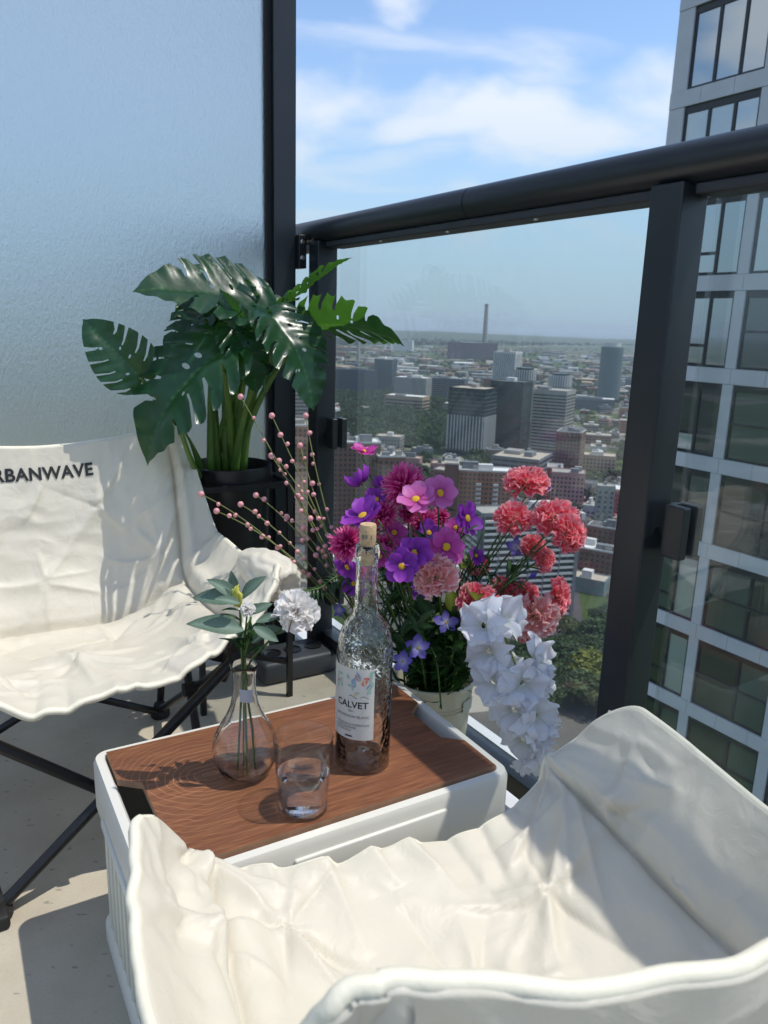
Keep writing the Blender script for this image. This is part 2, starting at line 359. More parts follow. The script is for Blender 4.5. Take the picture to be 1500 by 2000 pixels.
# grey ballast base behind the plant stand
U = Vector((0.8635, 0.5044, 0)); W = Vector((0.5044, -0.8635, 0))      # the crate's and stand's axes
bs = atz(572, 1288, 0.03)
gb = empty('ballast_base', (bs.x, bs.y, 0), 'dark grey plastic ballast base with round recesses on the floor by the post', 'base')
gp = mat('grey_plastic', (0.045, 0.05, 0.056), rough=0.5, var=0.1, vscale=15)
m = MB(); m.box((bs.x, bs.y, 0.029), (0.20, 0.115, 0.056), U, bev=0.012); m.build('body', gp, gb, 40)
for k in (-1, 0, 1):
    m = MB(); c0 = Vector((bs.x, bs.y, 0.0572)) + U * (0.055 * k); m.lathe([(0.022, 0), (0.022, 0.003), (0.018, 0.003), (0.017, 0.0005), (0.0, 0.0005)], c0, 20); m.build('recess_ring', blackm, gb, 40)
# ================================================================= folding chairs
FAB = None
def fabric_material():
    m = bpy.data.materials.new('cream_fabric'); m.use_nodes = True; t = m.node_tree; b = t.nodes['Principled BSDF']; ln = t.links.new
    b.inputs['Roughness'].default_value = 0.47; b.inputs['Sheen Weight'].default_value = 0.15; b.inputs['Specular IOR Level'].default_value = 0.45
    g = t.nodes.new('ShaderNodeTexCoord')
    n = t.nodes.new('ShaderNodeTexNoise'); n.inputs['Scale'].default_value = 9; n.inputs['Detail'].default_value = 5; ln(g.outputs['Object'], n.inputs['Vector'])
    mx = t.nodes.new('ShaderNodeMix'); mx.data_type = 'RGBA'; ln(n.outputs['Fac'], mx.inputs[0]); mx.inputs[6].default_value = (0.77, 0.725, 0.61, 1); mx.inputs[7].default_value = (0.82, 0.78, 0.67, 1)
    ln(mx.outputs[2], b.inputs['Base Color'])
    wv = t.nodes.new('ShaderNodeTexNoise'); wv.inputs['Scale'].default_value = 900; wv.inputs['Detail'].default_value = 1; ln(g.outputs['Object'], wv.inputs['Vector'])
    bp = t.nodes.new('ShaderNodeBump'); bp.inputs['Strength'].default_value = 0.15; bp.inputs['Distance'].default_value = 0.0006; ln(wv.outputs['Fac'], bp.inputs['Height'])
    n2 = t.nodes.new('ShaderNodeTexNoise'); n2.inputs['Scale'].default_value = 38; n2.inputs['Detail'].default_value = 3; n2.inputs['Distortion'].default_value = 1.2; ln(g.outputs['Object'], n2.inputs['Vector'])
    b2 = t.nodes.new('ShaderNodeBump'); b2.inputs['Strength'].default_value = 0.35; b2.inputs['Distance'].default_value = 0.004; ln(n2.outputs['Fac'], b2.inputs['Height']); ln(bp.outputs[0], b2.inputs['Normal'])
    ln(b2.outputs[0], b.inputs['Normal'])
    tr = t.nodes.new('ShaderNodeBsdfTranslucent'); tr.inputs[0].default_value = (0.90, 0.85, 0.74, 1)
    ms = t.nodes.new('ShaderNodeMixShader'); ms.inputs[0].default_value = 0.30; ln(b.outputs[0], ms.inputs[1]); ln(tr.outputs[0], ms.inputs[2]); ln(ms.outputs[0], t.nodes['Material Output'].inputs['Surface'])
    return m
FAB = fabric_material()
pipe_m = mat('cream_piping', (0.74, 0.70, 0.56), rough=0.6, var=0.06, vscale=60, bump=0.15, bscale=400)
ink = mat('black_print', (0.012, 0.012, 0.014), rough=0.6)
def catmull(P, t):
    n = len(P) - 1; x = min(max(t, 0), 1) * n; i = min(int(x), n - 1); f = x - i
    a = P[i - 1] if i > 0 else P[0] * 2 - P[1]; b = P[i]; c = P[i + 1]; d = P[i + 2] if i + 2 <= n else P[n] * 2 - P[n - 1]
    return 0.5 * ((2 * b) + (c - a) * f + (2 * a - 5 * b + 4 * c - d) * f * f + (3 * b - a - 3 * c + d) * f ** 3)
def chair(c, lat, ff, foot_f, seed, label, lettering=False, amp=1.0, wid=1.0, arm_z=0.0, top=(0, 0), zs=1.0, hem=1.0, sleeve=False):
    lat = Vector((lat[0], lat[1], 0)).normalized(); fwd = Vector((lat.y, -lat.x, 0)) * (1 if ff[1] > 0 else -1)
    Fc = ff[0]
    rows = [[(0, Fc, .300), (.12, Fc - .004, .312), (.225, .275, .340), (.292, .250, .452)],
            [(0, .20, .292), (.12, .195, .297), (.228, .18, .330), (.303, .165, .440)],
            [(0, .03, .268), (.12, .03, .273), (.232, .04, .312), (.308, .04, .420)],
            [(0, -.11, .252), (.12, -.11, .257), (.236, -.09, .315), (.310, -.07, .418)],
            [(0, -.165, .34), (.12, -.16, .342), (.240, -.13, .385), (.306, -.115, .450)],
            [(0, -.195, .465), (.13, -.188, .47), (.243, -.165, .505), (.288, -.152, .53)],
            [(0, -.222, .578), (.13, -.213, .588), (.238, -.195, .606), (.272, -.186, .60)]]
    for k, r in enumerate(rows):
        for i, p in enumerate(r):
            f = max(0, (k - 3) / 3)
            rows[k][i] = (p[0] * wid, p[1] + top[0] * f, p[2] + top[1] * f + (arm_z if i == 3 and k < 4 else (arm_z * 1.3 if i == 3 and k == 4 and arm_z < -.02 else (arm_z * .9 if i == 3 and k == 5 and arm_z < -.02 else 0))))
    net = []
    for r in rows:
        r = [Vector(p) for p in r]
        net.append([Vector((-p.x, p.y, p.z)) for p in r[:0:-1]] + r)
    NU, NV = 230, 290
    def raw(u, v): return catmull([catmull(r, u) for r in net], v)
    def base(u, v):                                    # u 0..1 left..right, v 0..1 front..top; the sheet's corners are rounded
        s = 2 * u - 1; sg = 1 if s >= 0 else -1; s = abs(s)
        for (rs, rv, low) in ((.24, .085, True), (.16, .06, False)):
            a = (s - (1 - rs)) / rs; b = (rv - v) / rv if low else (v - (1 - rv)) / rv
            if a > 0 and b > 0:
                a2 = a * math.sqrt(1 - b * b / 2); b2 = b * math.sqrt(1 - a * a / 2)
                s = 1 - rs + a2 * rs; v = rv - b2 * rv if low else 1 - rv + b2 * rv
        u = (1 + sg * s) / 2
        return catmull([catmull(r, u) for r in net], v)
    def toworld(p): return Vector((c[0], c[1], 0)) + lat * p.x + fwd * p.y + ZZ * (p.z * zs)
    rnd = random.Random(seed)
    so = Vector((seed * 3.1, seed * 1.7, 0))
    # creases: straight tension folds running out from the corners, seams and tufts
    segs = []
    def burst(x, y, n, l0, l1, am, a0=0.0, a1=6.283):
        for k in range(n):
            g = a0 + (a1 - a0) * (k + rnd.uniform(.1, .9)) / n; l = rnd.uniform(l0, l1); segs.append((x + .012 * math.cos(g), y + .012 * math.sin(g), x + l * math.cos(g), y + l * math.sin(g), am * rnd.uniform(.4, 1.1) * rnd.choice((1, 1, -.8)), rnd.uniform(.005, .011)))
    for x, y, n, l, am in ((.0, .17, 9, .16, .0050), (.13, .09, 7, .13, .0045), (-.13, .10, 7, .13, .0045), (.10, .33, 6, .15, .0045), (-.11, .30, 6, .15, .0040), (.0, .52, 6, .14, .0035), (.12, .62, 5, .15, .003), (-.14, .66, 5, .15, .003), (.05, .78, 5, .13, .003), (.24, .12, 6, .12, .004), (-.24, .12, 6, .12, .004)):
        burst(x + rnd.uniform(-.03, .03), y + rnd.uniform(-.03, .03), n, l * .45, l, am)
    for sx in (-1, 1):
        burst(sx * .235, .0, 7, .08, .20, .0055, R(90 - 80), R(90 + 80)); burst(sx * .33, .03, 9, .05, .11, .0022, R(20), R(170)); burst(sx * .25, .90, 7, .08, .2, .0045, R(-160), R(-20)); burst(sx * .22, .46, 6, .08, .18, .0045, R(90 - (90 if sx < 0 else -0) - 40), R(130 if sx < 0 else 220))
    for k in range(16):
        x, y, g, l = rnd.uniform(-.28, .28), rnd.uniform(.02, .9), rnd.uniform(0, 3.14), rnd.uniform(.05, .16); segs.append((x, y, x + l * math.cos(g), y + l * math.sin(g), rnd.choice((-1, 1)) * rnd.uniform(.0012, .003), rnd.uniform(.006, .014)))
    for k in range(9): x = -.2 + .4 * k / 8 + rnd.uniform(-.015, .015); segs.append((x, -.01, x + rnd.uniform(-.03, .03), rnd.uniform(.04, .11), rnd.choice((1, -.7)) * .0045, .012))
    arcs = {}
    P = []
    for j in range(NV + 1):
        v = j / NV; row = []
        for i in range(NU + 1):
            row.append(base(i / NU, v))
        P.append(row)
    arr = np.array([[tuple(p) for p in r] for r in P])
    rw = np.array([[tuple(raw(i / NU, j / NV)) for i in range(NU + 1)] for j in range(NV + 1)])
    du = np.gradient(rw, axis=1); dv = np.gradient(rw, axis=0); nr = np.cross(du, dv); nr /= np.linalg.norm(nr, axis=2, keepdims=True) + 1e-9
    if nr[NV // 4, NU // 2, 2] < 0: nr = -nr
    arc = np.concatenate([np.zeros((1, NU + 1)), np.cumsum(np.linalg.norm(np.diff(arr, axis=0), axis=2), axis=0)], axis=0)
    lar = np.concatenate([np.zeros((NV + 1, 1)), np.cumsum(np.linalg.norm(np.diff(arr, axis=1), axis=2), axis=1)], axis=1)
    lar -= lar[:, NU // 2:NU // 2 + 1]
    WX = np.zeros_like(lar); WY = np.zeros_like(lar); NZ = np.zeros_like(lar)
    for j in range(NV + 1):
        for i in range(NU + 1):
            q = Vector((lar[j, i], arc[j, i], 0)) + so
            w1 = noise.noise(q * 7); w2 = noise.noise(q * 7 + Vector((5, 9, 1))); WX[j, i] = w1; WY[j, i] = w2
            wv = Vector((w1, w2, 0)) * 0.06
            n1 = noise.noise((q + wv) * 6.0 + Vector((1, 2, 3))); n2 = noise.noise((q + wv * 2) * 15 + Vector((3, 1, 7))); n3 = noise.noise((q + wv) * 34)
            NZ[j, i] = 0.0065 * n1 + 0.0050 * (0.28 - abs(n2)) + 0.0012 * n3
    gx = lar + WX * .016; gy = arc + WY * .016
    CR = np.zeros_like(lar)
    for x0, y0, x1, y1, am, wdt in segs:
        dx, dy = x1 - x0, y1 - y0; l2 = dx * dx + dy * dy; tt = np.clip(((gx - x0) * dx + (gy - y0) * dy) / l2, 0, 1); ddx = gx - x0 - tt * dx; ddy = gy - y0 - tt * dy; sd = (ddx * dy - ddy * dx) / math.sqrt(l2)
        dd = np.sqrt(ddx ** 2 + ddy ** 2); wl = wdt * np.where(sd > 0, .55, 1.6)
        CR += am * np.exp(-np.sqrt((dd / wl) ** 2 + .04)) * (1 - tt) ** .6
    CR = .0055 * np.tanh(CR / .0055)
    vv = np.linspace(0, 1, NV + 1)[:, None]; ss = np.abs(np.linspace(-1, 1, NU + 1))[None, :]
    damp = np.clip((1 - vv) / .12, .08, 1) * np.clip((1 - ss) / .12, .35, 1) * (1 - .9 * np.clip((ss - .68) / .15, 0, 1) * np.clip((.16 - vv) / .08, 0, 1))
    HH = (NZ + CR * 3.0 * damp) * amp
    out = []
    for j in range(NV + 1):
        row = []
        for i in range(NU + 1):
            u, v = i / NU, j / NV; s = abs(2 * u - 1)
            h = HH[j, i]
            # seams: side panels (s about .67) and the joint of seat and back, cushion swelling between
            tap = min(1, v / .07, (1 - v) / .14)
            h -= (0.008 * math.exp(-((s - .655) / .022) ** 2) + 0.010 * math.exp(-((s - .655) / .0075) ** 2)) * tap
            h += tap * 0.010 * math.exp(-((s - .74) / .05) ** 2) + tap * 0.007 * math.exp(-((s - .56) / .06) ** 2)
            h -= 0.016 * math.exp(-((v - .50) / .016) ** 2) * (1 if s < .62 else 0.35)
            h += 0.010 * math.exp(-((v - .44) / .04) ** 2) + 0.008 * math.exp(-((v - .57) / .05) ** 2)
            # wavy gathered hem
            e = min(u, 1 - u, v * 0.9, (1 - v) * 0.9)
            g = arc[j, i] if min(u, 1 - u) < min(v, 1 - v) else lar[j, i]
            h += 0.0036 * hem * math.exp(-(e / .05) ** 2) * math.sin(g * 40 + 2.5 * math.sin(g * 17 + seed)) * amp * (1 if s < .7 or .13 < v < .9 else 0)
            # the ends of the arms swell into a rounded pocket
            d2 = ((s - .93) / .12) ** 2 + ((v - .045) / .07) ** 2
            h += 0.0
            p = arr[j, i] + nr[j, i] * h
            pass
            row.append(Vector(p))
        out.append(row)
    root = empty('folding_chair', (c[0], c[1], 0), label, 'chair', 'cream folding chairs facing each other across the crate')
    m = MB(); m.grid([[toworld(p) for p in r] for r in (out if ff[1] > 0 else out[::-1])]); o = m.build('fabric_seat', FAB, root, 'all')
    md = o.modifiers.new('thick', 'SOLIDIFY'); md.thickness = 0.011; md.offset = -1; md.use_even_offset = False
    # piping round the hem
    loop = [out[0][i] for i in range(NU + 1)] + [out[j][NU] for j in range(1, NV + 1)] + [out[NV][i] for i in range(NU - 1, -1, -1)] + [out[j][0] for j in range(NV - 1, 0, -1)]
    nl = [nr[0, i] for i in range(NU + 1)] + [nr[j, NU] for j in range(1, NV + 1)] + [nr[NV, i] for i in range(NU - 1, -1, -1)] + [nr[j, 0] for j in range(NV - 1, 0, -1)]
    lp = [toworld(p - Vector(q) * 0.005) for p, q in zip(loop, nl)]; lp.append(lp[0]); lp = lp[::2] if len(lp) % 2 else lp[::2] + [lp[-1]]
    m = MB(); m.tube(lp, 0.0046, 8, caps=False); m.build('piping', pipe_m, root, 'all')
    def bar(name, a, b, r=0.008):
        m = MB(); a = toworld(Vector((a[0] * wid, a[1], a[2]))); b = toworld(Vector((b[0] * wid, b[1], b[2]))); m.tube([a, b], r, 12); return m.build(name, blackm, root, 40)
    for s in (-1, 1):
        fo = (s * -.165, foot_f, .012); ft = (s * .215, .245, .288)
        bar('front_leg', ft, fo, .0088)
        bar('rear_leg', (s * .22, -.115, .235), (s * -.2, -.205, .012))
        bar('side_brace', (s * .222, .24, .283), (s * .205, -.20, .02)); bar('side_brace', (s * .226, -.12, .235), (s * .162, foot_f - .005, .02))
        bar('back_pole', (s * .212, -.235, .02), (s * .262, -.212 + top[0], .585 + top[1])); bar('arm_pole', (s * .235, .12, .20), (s * .272, .18, .345))
        bar('seat_bar', (s * .222, .245, .283), (s * .226, -.125, .235))
        for fx, fy in ((s * .165, foot_f), (s * .204, -.21)):
            m = MB(); p = toworld(Vector((fx, fy, 0))); m.lathe([(.0, 0), (.018, 0), (.021, .004), (.021, .014), (.015, .020), (.012, .032), (.0, .032)], p, 18); m.build('foot', rubber, root, 40)
            if fy > 0:
                m = MB(); m.box(p + fwd * .018 + ZZ * .012, (.028, .03, .022), lat, bev=.005); m.build('foot_clip', rubber, root, 40)
        h = toworld(Vector((s * .20, .03, .155))); m = MB(); m.tube([h - lat * .012, h + lat * .012], .013, 14); m.build('hub', rubber, root, 40)
        h = toworld(Vector((s * .215, .245, .285))); m = MB(); m.box(h, (.028, .028, .036), lat, bev=.006); m.build('corner_joint', rubber, root, 40)
    h = toworld(Vector((0.0, (foot_f + .262) / 2 + .012, .17))); m = MB(); m.tube([h - fwd * .016, h + fwd * .016], .009, 14); m.build('hub', rubber, root, 40)
    if sleeve:
        for s in (-1, 1):
            m = MB(); ax = Vector((s * .25, .93, -.16)).normalized(); a0 = Vector((s * .285, .105, .395)); x, y, z = Vector((0, 0, 0)), None, ax; xx = Vector((1, 0, 0)); xx = (xx - ax * xx.dot(ax)).normalized(); yy = ax.cross(xx); P_ = []
            for j in range(25):
                t = j / 24; rr = .040 * math.sin(math.pi * min(1, .10 + .62 * t)) ** .7 * (1 if t < .9 else 1 - .25 * (t - .9) / .1); row = []
                for i in range(61):
                    g = 2 * math.pi * i / 60; gg = g + .6 * t + .5 * noise.noise(Vector((t * 4, math.cos(g), math.sin(g)))); q = rr * (1 + (.07 + .10 * t) * (abs(math.sin(gg * 5.5)) - .5) + .12 * noise.noise(Vector((math.cos(g) * 2, math.sin(g) * 2, t * 3 + s))))
                    row.append(toworld(a0 + ax * (.125 * t) + (xx * math.cos(g) * .95 + yy * math.sin(g) * .85) * q))
                P_.append(row)
            c_ = toworld(a0 + ax * .112); P_.append([c_ + (p - c_) * .55 for p in P_[-1]]); P_.append([c_ + (p - c_) * .05 for p in P_[0 - 1]]); m.grid(P_); m.build('arm_sleeve', FAB, root, 'all')
    if lettering:
        cu = bpy.data.curves.new('lettering', 'FONT'); cu.body = 'URBANWAVE'; cu.size = 1.0; cu.offset = 0.03; cu.space_character = 1.06; cu.align_x = 'CENTER'
        to = bpy.data.objects.new('lettering', cu); col.objects.link(to); dg = bpy.context.evaluated_depsgraph_get(); me = bpy.data.meshes.new_from_object(to.evaluated_get(dg)); bpy.data.objects.remove(to)
        bm = bmesh.new(); bm.from_mesh(me); bmesh.ops.triangulate(bm, faces=bm.faces); 
        for _ in range(2): bmesh.ops.subdivide_edges(bm, edges=[e for e in bm.edges if e.calc_length() > 0.08], cuts=1)
        cx, vv, hgt, wid = lettering
        xs = [v.co.x for v in bm.verts]; x0, x1 = min(xs), max(xs); ym = max(v.co.y for v in bm.verts)
        for v in bm.verts:
            uu = cx + (v.co.x - (x0 + x1) / 2) / (x1 - x0) * wid; v_ = vv + v.co.y / ym * hgt
            fi, fj = min(max(uu, 0), .9999) * NU, min(max(v_, 0), .9999) * NV; i, j = int(fi), int(fj); a, b = fi - i, fj - j
            p = (out[j][i] * (1 - a) + out[j][i + 1] * a) * (1 - b) + (out[j + 1][i] * (1 - a) + out[j + 1][i + 1] * a) * b
            v.co = toworld(p + Vector(nr[j, i]) * 0.0016)
        bm.to_mesh(me); bm.free(); put('lettering', me, o, ink)
    return root
LAT = (0.85, 0.527)
chair((-0.545, 1.257), (0.85, 0.527), (0.315, 1), 0.265, 3, 'cream folding chair with black lettering on its backrest, beside the monstera', lettering=(0.492, 0.912, 0.034, 0.25), zs=1.125, top=(0, -.035), arm_z=-.036, sleeve=True)
chair((0.138, 0.50), (0.907, 0.421), (0.255, -1), 0.255, 8, 'near cream folding chair seen over its backrest in the foreground', wid=.94, arm_z=-.012, top=(.018, .006), amp=1.3, hem=.45)
# ================================================================= folding crate used as a table
CL, CW, CHT = 0.485, 0.302, 0.285
CC = Vector((-0.1015, 0.9205, 0))
def cp(a, b, z=0.0): return CC + U * a + W * b + ZZ * z          # a along the long side, b towards the near chair
white_pl = mat('white_plastic', (0.66, 0.64, 0.57), rough=0.36, var=0.03, vscale=6, bump=0.03, bscale=700, spec=0.5)
cream_pl = mat('cream_plastic', (0.62, 0.60, 0.50), rough=0.42, var=0.04, vscale=9)
def rrect(a, b, r, n=6):
    pts = []
    for cx, cy, g0 in ((a - r, b - r, 0), (-a + r, b - r, 90), (-a + r, -b + r, 180), (a - r, -b + r, 270)):
        for k in range(n + 1):
            g = R(g0 + 90 * k / n); pts.append((cx + r * math.cos(g), cy + r * math.sin(g)))
    return pts
def loft(secs, closed=False):
    """secs: (half_a, half_b, radius, z)"""
    m = MB(); rings = [[cp(x, y, z) for x, y in rrect(a, b, r)] for a, b, r, z in secs]; n = len(rings[0]); vs = [p for q in rings for p in q]; fs = []
    k = len(rings)
    for i in range(k if closed else k - 1):
        for j in range(n):
            fs.append((i * n + j, ((i + 1) % k) * n + j, ((i + 1) % k) * n + (j + 1) % n, i * n + (j + 1) % n))
    m.add(vs, fs); return m
def wood_material():
    m = bpy.data.materials.new('brown_wood'); m.use_nodes = True; t = m.node_tree; b = t.nodes['Principled BSDF']; ln = t.links.new
    g = t.nodes.new('ShaderNodeTexCoord'); b.inputs['Roughness'].default_value = 0.42; b.inputs['Specular IOR Level'].default_value = 0.4
    def math_(op, a, c=None):
        n = t.nodes.new('ShaderNodeMath'); n.operation = op
        for i, v in enumerate((a, c)):
            if v is None: continue
            if isinstance(v, (int, float)): n.inputs[i].default_value = v
            else: ln(v, n.inputs[i])
        return n.outputs[0]
    def nz(vec, s, d=4, r=0.55):
        n = t.nodes.new('ShaderNodeTexNoise'); n.inputs['Scale'].default_value = s; n.inputs['Detail'].default_value = d; n.inputs['Roughness'].default_value = r; ln(vec, n.inputs['Vector']); return n.outputs['Fac']
    sp = t.nodes.new('ShaderNodeSeparateXYZ'); ln(g.outputs['Object'], sp.inputs[0]); x, y = sp.outputs[0], sp.outputs[1]
    # growth rings: arches about a centre near the left end, drawn out along the board
    px = math_('MULTIPLY', math_('ADD', x, 0.125), 0.42); 
    px = math_('MULTIPLY', math_('MINIMUM', math_('ADD', x, 0.125), 0.0), 1.0)
    px2 = math_('MULTIPLY', math_('MAXIMUM', math_('ADD', x, 0.125), 0.0), 0.16)
    py = math_('ADD', y, 0.02)
    rr = math_('POWER', math_('ADD', math_('ADD', math_('POWER', px, 2.0), math_('POWER', px2, 2.0)), math_('POWER', py, 2.0)), 0.5)
    wob = math_('MULTIPLY', math_('SUBTRACT', nz(g.outputs['Object'], 7), 0.5), 0.05)
    rr = math_('ADD', rr, wob)
    rings = math_('ABSOLUTE', math_('SINE', math_('MULTIPLY', rr, 330.0)))
    mp = t.nodes.new('ShaderNodeMapping'); mp.inputs['Scale'].default_value = (14, 210, 1); mp.inputs['Rotation'].default_value = (0, 0, 0.05); ln(g.outputs['Object'], mp.inputs[0])
    fib = nz(mp.outputs[0], 1.0, 6, 0.7)
    mp2 = t.nodes.new('ShaderNodeMapping'); mp2.inputs['Scale'].default_value = (2.5, 22, 1); ln(g.outputs['Object'], mp2.inputs[0])
    broad = nz(mp2.outputs[0], 1.0, 4)
    def mixc(f, a, c):
        n = t.nodes.new('ShaderNodeMix'); n.data_type = 'RGBA'; ln(f, n.inputs[0])
        for i, q in ((6, a), (7, c)):
            if isinstance(q, tuple): n.inputs[i].default_value = (*q, 1)
            else: ln(q, n.inputs[i])
        return n.outputs[2]
    def mr(v, a, c, lo=0.0, hi=1.0):
        n = t.nodes.new('ShaderNodeMapRange'); n.inputs['From Min'].default_value = a; n.inputs['From Max'].default_value = c; n.inputs['To Min'].default_value = lo; n.inputs['To Max'].default_value = hi; ln(v, n.inputs['Value']); return n.outputs[0]
    c = mixc(mr(broad, 0.3, 0.7), (0.165, 0.062, 0.028), (0.31, 0.130, 0.060))
    c = mixc(mr(fib, 0.36, 0.62), (0.12, 0.045, 0.021), c)
    c = mixc(mr(fib, 0.58, 0.8, 0, 0.55), c, (0.44, 0.21, 0.105))
    near = mr(rr, 0.02, 0.16, 1.0, 0.12)
    light = math_('MULTIPLY', math_('MULTIPLY', mr(rings, 0.20, 0.02), near), mr(x, -0.13, 0.03, 1.0, 0.12))
    c = mixc(math_('MULTIPLY', light, 0.8), c, (0.54, 0.29, 0.15))
    ln(c, b.inputs['Base Color'])
    bp = t.nodes.new('ShaderNodeBump'); bp.inputs['Strength'].default_value = 0.12; bp.inputs['Distance'].default_value = 0.001; ln(fib, bp.inputs['Height']); ln(bp.outputs[0], b.inputs['Normal'])
    return m
wood = wood_material()
edge_wood = mat('board_edge', (0.30, 0.17, 0.10), rough=0.6, var=0.15, vscale=60)
crate = empty('folding_crate', CC, 'white plastic folding crate with brown wooden lid used as a low table', 'crate')
a, b = CL / 2, CW / 2
loft([(a - .012, b - .012, .022, .002), (a - .012, b - .012, .022, .235), (a - .018, b - .018, .018, .235), (a - .018, b - .018, .018, .012), (a - .03, b - .03, .012, .012), (a - .03, b - .03, .012, .002)], True).build('wall', cream_pl, crate, 40)
rimo = loft([(a - .004, b - .004, .019, .205), (a, b, .021, .215), (a, b, .021, .278), (a - .003, b - .003, .019, .285), (a - .013, b - .013, .012, .286), (a - .016, b - .016, .010, .282), (a - .016, b - .016, .010, .205)], True).build('rim', white_pl, crate, 40)
loft([(a - .002, b - .002, .026, .0), (a - .001, b - .001, .026, .006), (a - .001, b - .001, .026, .030), (a - .006, b - .006, .024, .038), (a - .014, b - .014, .02, .038), (a - .014, b - .014, .02, .0)], True).build('base_frame', white_pl, crate, 40)
# ribs on the sides
for k in range(9):
    m = MB(); m.box(cp(-a + .0085, -b + .045 + k * (CW - .09) / 8, .118), (.008, .010, .166), U, bev=.003); m.build('rib', cream_pl, crate, 40)
for k in range(11):
    for sgn in (-1, 1):
        m = MB(); m.box(cp(-a + .05 + k * (CL - .10) / 10, sgn * (b - .0085), .118), (.010, .008, .166), U, bev=.003); m.build('rib', cream_pl, crate, 40)
    
# pull plate on the near long side and grip on the left end
m = MB(); m.box(cp(.03, b + .001, .243), (.21, .006, .046), U, bev=.0028); m.build('handle_plate', white_pl, crate, 40)
m = MB(); m.box(cp(-a - .001, 0.0, .226), (.006, .15, .012), U, bev=.0028); m.build('handle_plate', white_pl, crate, 40)
# lid: one board with finger notches cut in its two ends
A, B, nb, nd = a - .0175, b - .0175, .062, .026
out = [(A, -B), (A, -nb), (A - nd, -nb + .022), (A - nd, nb - .022), (A, nb), (A, B), (-A, B), (-A, nb), (-A + nd, nb - .022), (-A + nd, -nb + .022), (-A, -nb), (-A, -B)]
m = MB(); n = len(out); zt, zb = .2815, .2725
m.add([(x, y, 0) for x, y in out] + [(x, y, zb - zt) for x, y in out], [tuple(range(n))] + [(i, i + n, (i + 1) % n + n, (i + 1) % n) for i in range(n)] + [tuple(range(2 * n - 1, n - 1, -1))])
me = m.mesh('wooden_lid', False, [wood, edge_wood])
ld = bpy.data.objects.new('wooden_lid', me); col.objects.link(ld)
ld.matrix_world = Matrix(((U.x, W.x, 0, CC.x), (U.y, W.y, 0, CC.y), (0, 0, -1, zt), (0, 0, 0, 1)))
ld.location = (CC.x, CC.y, zt); ld.rotation_euler = ld.matrix_world.to_euler()
for p in me.polygons:
    p.material_index = 0 if p.area > .05 else 1
adopt(ld, crate)
# ================================================================= bottle, tumbler, vase
TZ = zt + .0006
def thin_glass(name, tint, edge, refr=0.0, bump=0.0, bscale=90):
    m = pane_mat(name, tint, ior=1.42); t = m.node_tree; tr = [n for n in t.nodes if n.type == 'BSDF_TRANSPARENT'][0]
    lw = t.nodes.new('ShaderNodeLayerWeight'); lw.inputs[0].default_value = 0.28
    pw = t.nodes.new('ShaderNodeMath'); pw.operation = 'POWER'; pw.inputs[1].default_value = 4.5; t.links.new(lw.outputs['Facing'], pw.inputs[0])
    mx = t.nodes.new('ShaderNodeMix'); mx.data_type = 'RGBA'; mx.inputs[6].default_value = (*tint, 1); mx.inputs[7].default_value = (*edge, 1)
    t.links.new(pw.outputs[0], mx.inputs[0]); t.links.new(mx.outputs[2], tr.inputs[0])
    if bump:
        tc = t.nodes.new('ShaderNodeTexCoord'); n = t.nodes.new('ShaderNodeTexVoronoi'); n.feature = 'SMOOTH_F1'; n.inputs['Scale'].default_value = bscale; t.links.new(tc.outputs['Object'], n.inputs['Vector'])
        bp = t.nodes.new('ShaderNodeBump'); bp.inputs['Strength'].default_value = bump; bp.inputs['Distance'].default_value = 0.004; t.links.new(n.outputs['Distance'], bp.inputs['Height'])
        for x in t.nodes:
            if x.type in ('BSDF_GLOSSY', 'FRESNEL'): t.links.new(bp.outputs[0], x.inputs['Normal'])
    if refr:
        rf = t.nodes.new('ShaderNodeBsdfRefraction'); rf.inputs['IOR'].default_value = 1.25; rf.inputs[0].default_value = (*tint, 1)
        if bump: t.links.new(bp.outputs[0], rf.inputs['Normal'])
        out = t.nodes['Material Output']; src = out.inputs[0].links[0].from_socket
        ms = t.nodes.new('ShaderNodeMixShader'); ms.inputs[0].default_value = refr; t.links.new(src, ms.inputs[1]); t.links.new(rf.outputs[0], ms.inputs[2]); t.links.new(ms.outputs[0], out.inputs[0])
    return m
clear = thin_glass('thin_clear_glass', (0.988, 0.992, 0.992), (0.30, 0.36, 0.38))
vase_glass = glass_mat('vase_glass', 0.0, tint=(.99, .995, .995))
bottle_glass = glass_mat('textured_bottle_glass', 0.0, tint=(.97, .985, .98), bump=.28, bscale=140)
plain_glass = glass_mat('bottle_neck_glass', 0.4, tint=(0.97, 0.98, 0.97))
solid_glass = glass_mat('solid_glass', 0.0)
water_m = glass_mat('water', 0.0, ior=1.33, tint=(0.99, 1.0, 1.0))
bpos = atz(707, 1497, TZ)
bot = empty('wine_bottle', bpos, 'empty clear wine bottle with white label and cork on the crate', 'bottle')
HB = .0362
prof = [(.0, .014), (.012, .012), (.024, .006), (.029, .0005), (.033, .0005), (HB - .001, .004), (HB, .010), (HB, .165), (HB - .0008, .178), (.033, .192), (.0275, .205), (.0205, .216), (.0160, .226), (.0146, .238), (.0142, .262), (.0140, .292), (.0155, .294), (.0158, .302), (.0150, .304), (.0152, .308), (.0140, .310), (.0098, .310),
        (.0098, .290), (.0108, .262), (.0118, .236), (.0140, .222), (.0185, .212), (.0255, .201), (.0305, .190), (.0332, .178), (.0337, .165), (.0337, .014), (.030, .008), (.024, .010), (.012, .017), (.0, .019)]
def bfn(r, z, g):
    if .03 < r and .012 < z < .17: return r + .00022 * math.sin(14 * g + 40 * z)
    return r
m = MB(); m.lathe(prof, bpos, 64, fn=bfn); m.build('glass_body', bottle_glass, bot, 'all')
